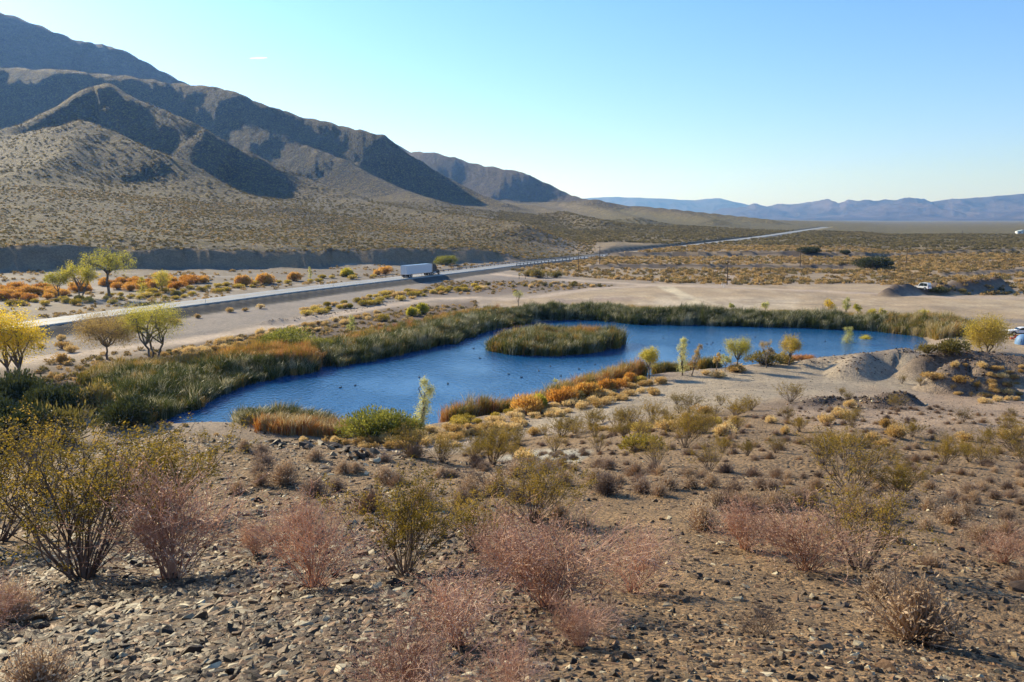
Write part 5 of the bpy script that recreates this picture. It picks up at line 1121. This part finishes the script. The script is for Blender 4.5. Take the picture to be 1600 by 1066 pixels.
rock(1590, 922, 52, 'flat dark slab of rock at the right edge of the photo', 801, .35, (.1, -.25, .2))
rock(1282, 1012, 52, 'long reddish brown rock lying among stones at lower right', 802, .35, (0, .05, .1))
rock(1190, 962, 46, 'tilted grey brown slab rock next to the dead bush at lower right', 803, .3, (.3, .5, .3))
rock(300, 1022, 40, 'dark blocky rock in the lower left stones', 804, .7, (.2, .1, .6)); rock(402, 828, 30, 'dark rock alone above the stones left of centre', 805, .45)
rock(568, 944, 30, 'dark red brown rock beside the shade of the centre left creosote', 806, .6, (.2, .2, 1)); rock(66, 982, 32, 'rounded grey rock near the lower left corner', 807, .6)
rock(1410, 850, 34, 'dark rounded rock beside the half bare creosote at right', 808, .5, (0, .3, 0)); rock(1340, 1010, 26, 'brown pointed rock right of the long reddish one', 809, .7, (.3, .2, .4)); rock(100, 1000, 34, 'flat light grey rock in front of the left bushes', 810, .3)
# piled slabs along the crest
SL = [(395, 672), (410, 680), (432, 684), (455, 690), (470, 688), (488, 692), (505, 695), (540, 706), (560, 712), (575, 708), (590, 715), (352, 664), (330, 658), (300, 652), (425, 692), (478, 699), (548, 716), (600, 720), (520, 700), (445, 697), (566, 718), (582, 722), (310, 660), (372, 676)]
rs = random.Random(5)
for a, b in SL:
    for _ in range(3):
        p = hit(a + rs.uniform(-8, 8), b + rs.uniform(-3, 3)); s = rs.uniform(.12, .26)
        o = obj('crest_rock', rs.choice(SLAB), None, (p.x, p.y, p.z + .05), (rs.gauss(0, .3), rs.gauss(0, .3), rs.uniform(0, 6)), (s, s, s * 1.3)); tag(o, 'grey slab of rock in the piled row along the crest above the near shore', 'rock', 'slabs piled along the crest')
#@@PART3
# ------------------------------------------------------------------ vehicles
M_TRAILER = plain('trailer_white', (0.72, 0.73, 0.76), .4, var=.04); M_NAVY = plain('navy_paint', (0.010, 0.012, 0.018), .4, var=.1); M_RUB = plain('rubber', (0.02, 0.02, 0.02), .85)
M_STEEL = plain('dull_steel', (0.35, 0.35, 0.36), .4, .8); M_DKM = plain('dark_frame', (0.04, 0.04, 0.042), .6); M_GLASS = plain('dark_glass', (0.02, 0.03, 0.035), .06, var=.05); M_RED = plain('red_lens', (0.45, 0.02, 0.015), .3)
M_LENS = plain('clear_lens', (0.7, 0.7, 0.65), .15); M_CARW = plain('car_white', (0.78, 0.78, 0.78), .25, var=.03); M_CARB = plain('car_dark_trim', (0.03, 0.03, 0.035), .5); M_ALU = plain('bare_metal', (0.55, 0.55, 0.56), .3, .9)
def wheel(parent, x, y, r, w, name='wheel'):
    t = BM().cyl((0, 0, 0), r, w, 'X', 24).make(name, M_RUB, parent, loc=(x, y, r))
    for f in t.data.polygons: f.use_smooth = False
    s = 1 if x > 0 else -1
    BM().cyl((s * (w / 2 + .004), 0, 0), r * .58, .03, 'X', 18).cyl((s * (w / 2 + .03), 0, 0), r * .2, .04, 'X', 10).make('rim', M_ALU, t)
    return t
def build_truck():
    best = min(range(len(ROAD)), key=lambda i: abs(float(project(ROAD[i].x, ROAD[i].y, ROAD[i].z)[0]) - 627))
    p = ROAD[best]; t = (ROAD[best + 2] - ROAD[best - 2]); t.z = 0; t.normalize(); n = Vector((t.y, -t.x, 0))
    e = empty('semi_truck', p + n * 1.5 + Vector((0, 0, .015)), -math.atan2(t.x, t.y))
    box = BM().box((0, 8.0, 2.62), (2.6, 16.0, 2.95), .04).make('trailer_box', M_TRAILER, e)
    BM().box((0, 8.0, 1.10), (2.64, 15.9, .14)).box((0, 8.0, 4.08), (2.64, 15.96, .07)).make('rail', M_ALU, box)
    for i in range(13): BM().box((1.312, 1.2 + i * 1.2, 2.6), (.02, .05, 2.8)).box((-1.312, 1.2 + i * 1.2, 2.6), (.02, .05, 2.8)).make('side_post', M_TRAILER, box)
    for s in (-1, 1):
        d = BM().box((s * .645, -.03, 2.6), (1.25, .05, 2.8), .01).make('rear_door', M_TRAILER, e)
        for q in (.25, .95): BM().cyl((s * q, -.08, 2.6), .02, 2.7).make('lock_rod', M_STEEL, d)
        BM().box((s * 1.1, -.08, 1.05), (.18, .05, .1)).make('tail_light', M_RED, e)
        BM().box((s * .95, .5, .65), (.6, .03, .75)).make('mud_flap', M_RUB, e)
        BM().box((s * .8, 12.5, .6), (.1, .12, 1.0)).box((s * .8, 12.5, .1), (.3, .3, .06)).make('landing_leg', M_STEEL, e)
    BM().box((0, .1, .55), (2.3, .1, .1)).box((-.6, .1, .8), (.1, .1, .5)).box((.6, .1, .8), (.1, .1, .5)).make('underride_guard', M_STEEL, e)
    BM().box((0, 2.6, .85), (1.2, 3.6, .3)).box((0, 18.2, .85), (.9, 7.0, .28)).make('chassis', M_DKM, e)
    for y in (1.6, 2.9): [wheel(e, s * 1.02, y, .52, .56) for s in (-1, 1)]
    for y in (15.2, 16.5): [wheel(e, s * 1.02, y, .52, .56) for s in (-1, 1)]
    for s in (-1, 1): wheel(e, s * 1.08, 20.9, .52, .34)
    cab = BM()
    cab.box((0, 18.0, 2.2), (2.45, 2.9, 2.1), .12).make('sleeper_cab', M_NAVY, e)
    f = BM(); pr = [(-.0, 0), (2.7, 0), (2.45, .5), (.7, .72), (0, .9)]
    b = f.b; L_ = []
    for sx in (-1.22, 1.22): L_.append([b.verts.new((sx, 16.6 + a * 1.0, 3.2 + h_)) for a, h_ in [(0, 0), (2.75, 0), (2.2, .35), (1.0, .68), (0, .75)]])
    b.faces.new(L_[0]); b.faces.new(L_[1][::-1]); [b.faces.new((L_[0][i], L_[1][i], L_[1][(i + 1) % 5], L_[0][(i + 1) % 5])) for i in range(5)]; bmesh.ops.recalc_face_normals(b, faces=b.faces)
    f.make('roof_fairing', M_NAVY, e)
    h = BM(); b = h.b; L_ = []
    for sx, w in ((-1, 1.0), (1, 1.0)): L_.append([b.verts.new((sx * ww, yy, zz)) for yy, zz, ww in [(19.4, .75, 1.15), (21.8, .75, .95), (21.85, 1.55, .85), (19.4, 2.05, 1.05)]])
    b.faces.new(L_[0]); b.faces.new(L_[1][::-1]); [b.faces.new((L_[0][i], L_[1][i], L_[1][(i + 1) % 4], L_[0][(i + 1) % 4])) for i in range(4)]; bmesh.ops.recalc_face_normals(b, faces=b.faces)
    h.make('hood', M_NAVY, e)
    BM().box((0, 19.48, 2.55), (2.1, .04, .85), .01).make('windshield', M_GLASS, e)
    BM().box((0, 21.9, 1.15), (1.1, .05, .75)).make('grille', M_STEEL, e); BM().box((0, 21.95, .55), (2.3, .25, .35), .05).make('bumper', M_ALU, e)
    for s in (-1, 1):
        BM().box((s * 1.235, 18.85, 2.5), (.03, .8, .7), .01).make('side_window', M_GLASS, e); BM().box((s * 1.42, 19.3, 2.5), (.14, .12, .7), .02).make('mirror', M_DKM, e)
        BM().cyl((s * 1.0, 18.0, .85), .33, 1.7, 'Y', 18).make('fuel_tank', M_ALU, e); BM().cyl((s * 1.18, 16.45, 2.6), .08, 2.9).make('exhaust_stack', M_ALU, e)
        BM().box((s * .85, 21.85, 1.2), (.3, .06, .25), .02).make('headlight', M_LENS, e); BM().box((s * 1.05, 20.9, 1.16), (.36, 1.3, .12), .05).make('fender', M_NAVY, e)
    cab.b.free() if False else None
    tag(e, 'white box trailer pulled by a dark navy truck driving away on the highway', 'semi truck')
build_truck()
def car(name, loc, rz, paint, label, low=None, tall=0.0):
    """a sport wagon pointing along +X"""
    e = empty(name, loc, rz)
    BM().prism([(-2.3, .38), (-2.35, .75), (-2.25, 1.02), (1.0, 1.05), (2.15, .92), (2.35, .7), (2.3, .36)], -.88, .88, .06).make('body', paint, e)
    BM().prism([(-2.2, 1.0), (-2.0, 1.5 + tall), (-.2, 1.54 + tall), (.3, 1.46 + tall), (1.05, 1.02)], -.74, .74, .05).make('cabin', paint, e)
    for s in (-1, 1):
        BM().prism([(-1.95, 1.06), (-1.82, 1.42 + tall), (-.95, 1.45 + tall), (-.95, 1.06)], s * .75 - .012, s * .75 + .012).make('side_window', M_GLASS, e)
        BM().prism([(-.87, 1.06), (-.87, 1.45 + tall), (-.22, 1.47 + tall), (.2, 1.38 + tall), (.72, 1.06)], s * .75 - .012, s * .75 + .012).make('side_window', M_GLASS, e)
        BM().box((0, s * .885, .45), (3.9, .03, .22)).make('sill_trim', M_CARB, e)
        BM().box((2.28, s * .62, .78), (.12, .4, .16), .02).make('headlight', M_LENS, e); BM().box((-2.3, s * .7, .85), (.08, .25, .25), .02).make('tail_light', M_RED, e)
        BM().box((.75, s * .95, 1.08), (.14, .16, .12), .03).make('mirror', M_CARB, e)
        for x in (-1.4, 1.45):
            w = BM().cyl((0, 0, 0), .36, .24, 'Y', 24).make('wheel', M_RUB, e, loc=(x, s * .82, .36)); BM().cyl((0, s * .125, 0), .22, .03, 'Y', 16).make('rim', M_ALU, w)
            BM().cyl((x, s * .80, .44), .44, .19, 'Y', 24).make('wheel_arch', M_CARB, e)
    BM().box((.70, 0, 1.27), (.03, 1.3, .5), rot=Matrix.Rotation(R(-58), 4, 'Y')).make('windshield', M_GLASS, e); BM().box((-2.14, 0, 1.24), (.03, 1.25, .42), rot=Matrix.Rotation(R(22), 4, 'Y')).make('rear_window', M_GLASS, e)
    BM().box((2.34, 0, .6), (.05, 1.0, .2)).make('grille', M_CARB, e)
    return tag(e, label, 'car')
p = hit(1594, 524); car('parked_car', p, R(172), M_CARW, 'white car with dark windows parked by the right edge behind the tent')
p = at_z(1441, 448, 0); p = hit(1441, 453); car('parked_van', p, R(118), M_CARW, 'white van parked in the shade of the dirt mound', tall=.45)
# dome tent, camp chair and cooler beside the car
M_TENTB = plain('blue_nylon', (0.03, 0.03, 0.35), .6); M_TENTL = plain('pale_blue_nylon', (0.10, 0.22, 0.42), .6); M_REDC = plain('red_cloth', (0.55, 0.07, 0.04), .7); M_COOL = plain('cooler_white', (0.75, 0.75, 0.75), .5)
def tent(p):
    e = empty('dome_tent', p, R(20)); n = 12
    for nm, mat, k0, k1 in (('pale_panel', M_TENTL, 3, 9), ('blue_panel', M_TENTB, 9, 15)):
        V, F = [], []; m = 8
        for k in range(k0, k1 + 1):
            a = 2 * math.pi * k / n
            for j in range(m + 1):
                t = j / m * math.pi / 2; rr = 1.45 * math.cos(t) ** .8; V.append((rr * math.cos(a), rr * math.sin(a), 1.75 * math.sin(t) ** .9))
        for k in range(k1 - k0):
            for j in range(m): o = k * (m + 1) + j; F.append((o, o + m + 1, o + m + 2, o + 1))
        obj(nm, mesh_from(nm, np.array(V), np.array(F), mat, True), e)
    for a0 in (0.3, 1.87):
        P = [Vector((1.47 * math.cos(t) * math.cos(a0), 1.47 * math.cos(t) * math.sin(a0), 1.78 * math.sin(t))) for t in np.linspace(0, math.pi, 14)]
        obj('tent_pole', mesh_from('tent_pole', *prisms([tuple(q) for q in P[:-1]], [tuple(q) for q in P[1:]], [.02] * 13, [.02] * 13, 5), M_DKM), e)
    tag(e, 'pale blue and deep blue dome tent pitched at the right edge', 'tent')
tent(hit(1600, 538))
p = hit(1584, 532); e = empty('camp_chair', p, R(200))
BM().box((0, 0, .42), (.5, .48, .03)).make('seat', M_REDC, e); BM().box((0, .25, .72), (.5, .03, .55), rot=Matrix.Rotation(R(-12), 4, 'X')).make('backrest', M_REDC, e)
for sx in (-1, 1):
    for sy in (-1, 1): BM().cyl((sx * .24, sy * .22, .21), .014, .42, 'Z', 8).make('leg', M_DKM, e)
    BM().box((sx * .28, 0, .62), (.05, .46, .03)).make('armrest', M_DKM, e)
tag(e, 'red folding camp chair standing left of the tent', 'chair')
p = hit(1581, 530); e = empty('cooler', p, R(10)); BM().box((0, 0, .18), (.6, .36, .34), .03).make('box', M_REDC, e); BM().box((0, 0, .39), (.62, .38, .07), .02).make('lid', M_COOL, e); tag(e, 'red cooler with white lid on the ground beside the camp chair', 'cooler')
# ------------------------------------------------------------------ poles, guard rails, posts
M_POLE = plain('pole_wood', (0.075, 0.05, 0.035), .9)
def pole(px, py, hpx, label):
    p = hit(px, py); d = math.hypot(p.x, p.y); h = max(8.0, hpx / FPX * d); e = empty('utility_pole', p, R(25))
    BM().cyl((0, 0, h / 2 - .3), .17, h + .6, 'Z', 10, r2=.11).make('pole', M_POLE, e); c = BM().box((0, 0, h - .6), (2.4, .12, .12)).make('crossarm', M_POLE, e)
    for x in (-1.1, -.5, .5, 1.1): BM().cyl((x, 0, h - .46), .05, .16, 'Z', 8).make('insulator', M_LENS, c)
    tag(e, label, 'utility pole')
pole(937, 413, 26, 'tallest wooden utility pole standing below the highway past the guard rail'); pole(904, 425, 24, 'wooden utility pole left of the tallest one'); pole(1250, 419, 14, 'thin utility pole on the plain below the far dark bush')
pole(1416, 414, 12, 'thin utility pole on the plain right of the largest dark bush'); pole(1503, 374, 10, 'farthest utility pole on the plain toward the right'); pole(1136, 445, 12, 'short wooden pole at the edge of the dirt flat')
M_RAIL = plain('galvanised_rail', (0.30, 0.30, 0.30), .5, .5); M_POSTD = plain('treated_post', (0.05, 0.04, 0.035), .9)
def along(side, a, b, step):
    out = []; acc = 0; prev = None
    for i in range(len(ROAD) - 1):
        A, B = ROAD[i], ROAD[i + 1]; L_ = (B - A).length; t = (B - A).normalized(); n = Vector((t.y, -t.x, 0)).normalized(); k = 0
        while acc <= L_:
            q = A + t * acc; pxl = float(project(q.x, q.y, q.z)[0])
            if a <= pxl <= b: out.append((q + n * side, math.atan2(t.x, t.y)))
            acc += step
        acc -= L_
    return out
def guardrail(side, a, b, label):
    pts = along(side, a, b, 3.8); e = empty('guard_rail', pts[0][0]); o = pts[0][0]; s = -1 if side > 0 else 1
    P = [q - o for q, _ in pts]; V, F = [], []
    prof = [(0, .45), (.06, .5), (.0, .58), (.06, .66), (0, .74), (-.02, .74), (-.02, .45)]
    for i, q in enumerate(P):
        t = (P[min(i + 1, len(P) - 1)] - P[max(i - 1, 0)]); t.z = 0; t.normalize(); n = Vector((t.y, -t.x, 0)) * s
        V += [tuple(q + n * (u + .1) + Vector((0, 0, v))) for u, v in prof]
    k = len(prof)
    for i in range(len(P) - 1):
        for j in range(k): F.append((i * k + j, i * k + (j + 1) % k, (i + 1) * k + (j + 1) % k, (i + 1) * k + j))
    obj('rail', mesh_from('rail', np.array(V), np.array(F), M_RAIL), e)
    pm = None
    for i, q in enumerate(P):
        if pm is None: po = BM().box((0, 0, .15), (.22, .26, 1.3), .01).make('post', M_POSTD, e, loc=q); pm = po.data
        else: obj('post', pm, e, q, (0, 0, -pts[i][1]))
    tag(e, label, 'guard rail')
guardrail(ROAD_HW + .1, 787, 945, 'guard rail with dark posts on the near side of the highway past the junction'); guardrail(-ROAD_HW - .1, 700, 905, 'guard rail on the far side of the highway beyond the truck')
M_MARK = plain('marker_white', (0.7, 0.7, 0.68), .5)
for px_, sd_, l in ((105, ROAD_HW, 'near side reflector post at the bright left end of the highway'), (300, ROAD_HW, 'near side reflector post above the green cottonwood'), (505, ROAD_HW, 'near side reflector post left of the truck'), (690, ROAD_HW, 'near side reflector post just ahead of the truck'), (728, ROAD_HW, 'near side reflector post before the junction')):
    q = along(sd_, px_ - 3, px_ + 6, 1.0)
    if q:
        e = empty('reflector_post', q[0][0]); BM().box((0, 0, .35), (.09, .03, 1.3)).make('stake', M_MARK, e); BM().box((0, -.02, .88), (.07, .012, .14)).make('reflector', M_LENS, e); tag(e, l, 'marker post')
p = hit(816, 436); e = empty('wooden_gate_frame', p, R(8))
for x in (-1.1, 1.1): BM().box((x, 0, .7), (.16, .16, 1.7), .01).make('post', M_POSTD, e)
BM().box((0, 0, 1.25), (2.5, .08, .16)).make('rail', M_POSTD, e); tag(e, 'small dark wooden frame of two posts beside the dirt road junction', 'gate')
for i, (a, b, l) in enumerate([(1128, 447, 'pale short marker stake at the start of the side track'), (1131, 449, 'second pale marker stake by the side track')]):
    p = hit(a, b); e = empty('marker_stake', p); BM().box((0, 0, .5), (.14, .14, 1.2)).make('stake', M_MARK, e); BM().box((0, 0, 1.08), (.18, .18, .08)).make('cap', M_STEEL, e); tag(e, l, 'marker post')
# white shed far out
p = hit(1597, 366); e = empty('white_shed', p, R(-12)); M_WALL = plain('shed_white', (0.75, 0.76, 0.74), .6); M_ROOF = plain('shed_roof', (0.5, 0.58, 0.55), .5)
BM().box((0, 0, 1.6), (13, 7, 3.4)).make('wall', M_WALL, e); BM().prism([(-6.9, 3.3), (0, 5.0), (6.9, 3.3)], -3.9, 3.9).make('roof', M_ROOF, e)
BM().box((1.5, -3.53, 1.2), (2.4, .06, 2.4)).make('door', M_DKM, e); BM().box((-3.5, -3.53, 1.9), (1.6, .06, 1.0)).make('window', M_GLASS, e); tag(e, 'white shed far out on the plain at the right edge', 'shed')
# coots
M_COOT = plain('dark_feather', (0.018, 0.018, 0.02), .7); M_BILL = plain('pale_bill', (0.6, 0.58, 0.5), .5)
def coot(p, rz, label):
    e = empty('coot', p, rz); BM().ball((0, 0, .05), .17, 2, (1.5, .85, .65)).ball((-.24, 0, .10), .07, 1, (1.4, .7, .6)).make('body', M_COOT, e, True)
    BM().cyl((.17, 0, .17), .045, .18, 'Z', 8, r2=.035).ball((.19, 0, .27), .06, 2, (1.15, .9, .9)).make('head', M_COOT, e, True); BM().cyl((.28, 0, .265), .012, .06, 'X', 6).make('bill', M_BILL, e)
    tag(e, label, 'bird', 'dark water birds on the pond')
CO = [(532, 606), (555, 603), (1077, 535), (1105, 538), (1111, 538), (1114, 536), (1125, 548), (842, 580), (860, 573), (795, 585), (815, 590), (750, 560), (905, 577), (918, 566), (1289, 534), (1240, 525), (1180, 527), (1060, 545), (1036, 529), (700, 600), (655, 590), (1020, 519), (740, 545), (876, 588), (930, 570)]
first = None
for i, (a, b) in enumerate(CO):
    p = at_z(a, b, 0.0); lab = 'small dark water bird floating on open water among its flock'
    if i == 0: lab = 'dark water bird, leftmost on the pond'
    if i == 14: lab = 'dark water bird farthest right on the pond, before the far reeds'
    if first is None: coot(p, .4, lab); first = [o for o in scene.objects if o.name == 'coot'][0]; first.scale = (.75,) * 3
    else:
        c = copy_tree(first); c.location = p; c.rotation_euler = (0, 0, random.Random(i).uniform(0, 6.28)); c['label'] = lab
# wisp of cloud
def cloud():
    m, nt, out = new_mat('cloud_wisp'); geo = N(nt, 'ShaderNodeTexCoord'); n1 = N(nt, 'ShaderNodeTexNoise', i_Scale=3.0, i_Detail=5.0); nt.links.new(geo.outputs['Object'], n1.inputs['Vector'])
    d = N(nt, 'ShaderNodeBsdfTranslucent'); d.inputs[0].default_value = (.8, .8, .8, 1); t = N(nt, 'ShaderNodeBsdfTransparent'); mx = N(nt, 'ShaderNodeMixShader')
    lw = N(nt, 'ShaderNodeLayerWeight', i_Blend=.5); f = math_(nt, 'MULTIPLY', math_(nt, 'SUBTRACT', 1.0, lw.outputs['Facing']), math_(nt, 'MULTIPLY', n1.outputs[0], .9)); nt.links.new(f, mx.inputs[0])
    nt.links.new(t.outputs[0], mx.inputs[1]); nt.links.new(d.outputs[0], mx.inputs[2]); nt.links.new(mx.outputs[0], out.inputs[0])
    p = at_d(403, 91, 30000); b = BM()
    for dx, dz, r in ((-90, -10, 75), (20, 6, 110), (110, 20, 80), (-10, -14, 80)): b.ball((dx * 1.6, 0, dz * .5), r, 3, (1.9, 1.0, .42))
    o = b.make('cloud', m, None, True, p); tag(o, kind='structure')
cloud()
# ------------------------------------------------------------------ single out the members of each group by row and place
WORDS = ['first', 'second', 'third', 'fourth', 'fifth', 'sixth', 'seventh', 'eighth', 'ninth', 'tenth', 'eleventh', 'twelfth']
groups = {}
for o in scene.objects:
    if o.parent is None and o.get('group') and o.get('category'): groups.setdefault(o['group'], []).append(o)
SHORT = {'golden bushes on the middle slope': ('golden bush', 'on the middle slope'), 'autumn bushes in the near shore fringe': ('orange or yellow bush', 'of the near shore fringe'), 'creosote bushes scattered over the middle slope': ('olive creosote bush', 'on the middle slope'), 'dry tufts dotted over the right hand slope': ('small dry tuft', 'on the right hand slope'), 'dry tufts on the centre left rise': ('small dry tuft', 'on the centre left rise'),
    'straw yellow rabbitbrush along the near shore': ('straw yellow rabbitbrush', 'on the near shore'), 'lemon yellow rabbitbrush at the foot of the orange reeds': ('lemon yellow rabbitbrush', 'below the orange reeds'), 'rabbitbrush patch right of the spoil heaps': ('tan rabbitbrush', 'right of the spoil heaps'),
    'rabbitbrush on the tan bench': ('tan rabbitbrush', 'on the tan bench'), 'yellow rabbitbrush between highway and dirt road': ('yellow rabbitbrush', 'between highway and dirt road'), 'rabbitbrush on the dark bank above the left reeds': ('brownish rabbitbrush', 'on the dark bank'),
    'bushes on the dark rubble by the junction': ('straw bush', 'by the junction'), 'rabbitbrush below the highway': ('lone rabbitbrush', 'below the highway'), 'orange bushes beyond the highway': ('orange bush', 'beyond the highway'), 'yellow bushes along the far side of the highway': ('yellow bush', 'beside the highway'),
    'slabs piled along the crest': ('grey slab', 'piled on the crest'), 'dark water birds on the pond': ('small dark water bird', 'on the pond')}
for g, os_ in groups.items():
    if g not in SHORT: continue
    a, b = SHORT[g]; n = len(os_); rows = max(1, round(n / 7.5)); rows = min(rows, 12)
    pr = [(o, *[float(v) for v in project(*o.location)]) for o in os_]; pr.sort(key=lambda t: -t[2]); per = math.ceil(n / rows); a = a.replace('small dark water', 'dark water')
    for r_ in range(rows):
        row = sorted(pr[r_ * per:(r_ + 1) * per], key=lambda t: t[1])
        rn = 'front' if r_ == 0 else WORDS[r_]
        for k, t in enumerate(row): t[0]['label'] = f"{a}, {WORDS[min(k, 11)]} from left in the {rn} row {b}"
# ------------------------------------------------------------------ haze
def build_haze():
    m = bpy.data.materials.new('thin_air'); m.use_nodes = True; nt = m.node_tree; nt.nodes.clear()
    out = nt.nodes.new('ShaderNodeOutputMaterial'); v = nt.nodes.new('ShaderNodeVolumePrincipled')
    v.inputs['Color'].default_value = (0.19, 0.42, 1.0, 1); v.inputs['Density'].default_value = HAZE_DENSITY; v.inputs['Absorption Color'].default_value = (1, 1, 1, 1); v.inputs['Anisotropy'].default_value = 0.35
    nt.links.new(v.outputs[0], out.inputs['Volume'])
    b = BM(); zt = 1150; zb = -6; b.box((0, 0, (zt + zb) / 2), (42000, 42000, zt - zb))
    tag(b.make('haze', m), kind='stuff')
build_haze()
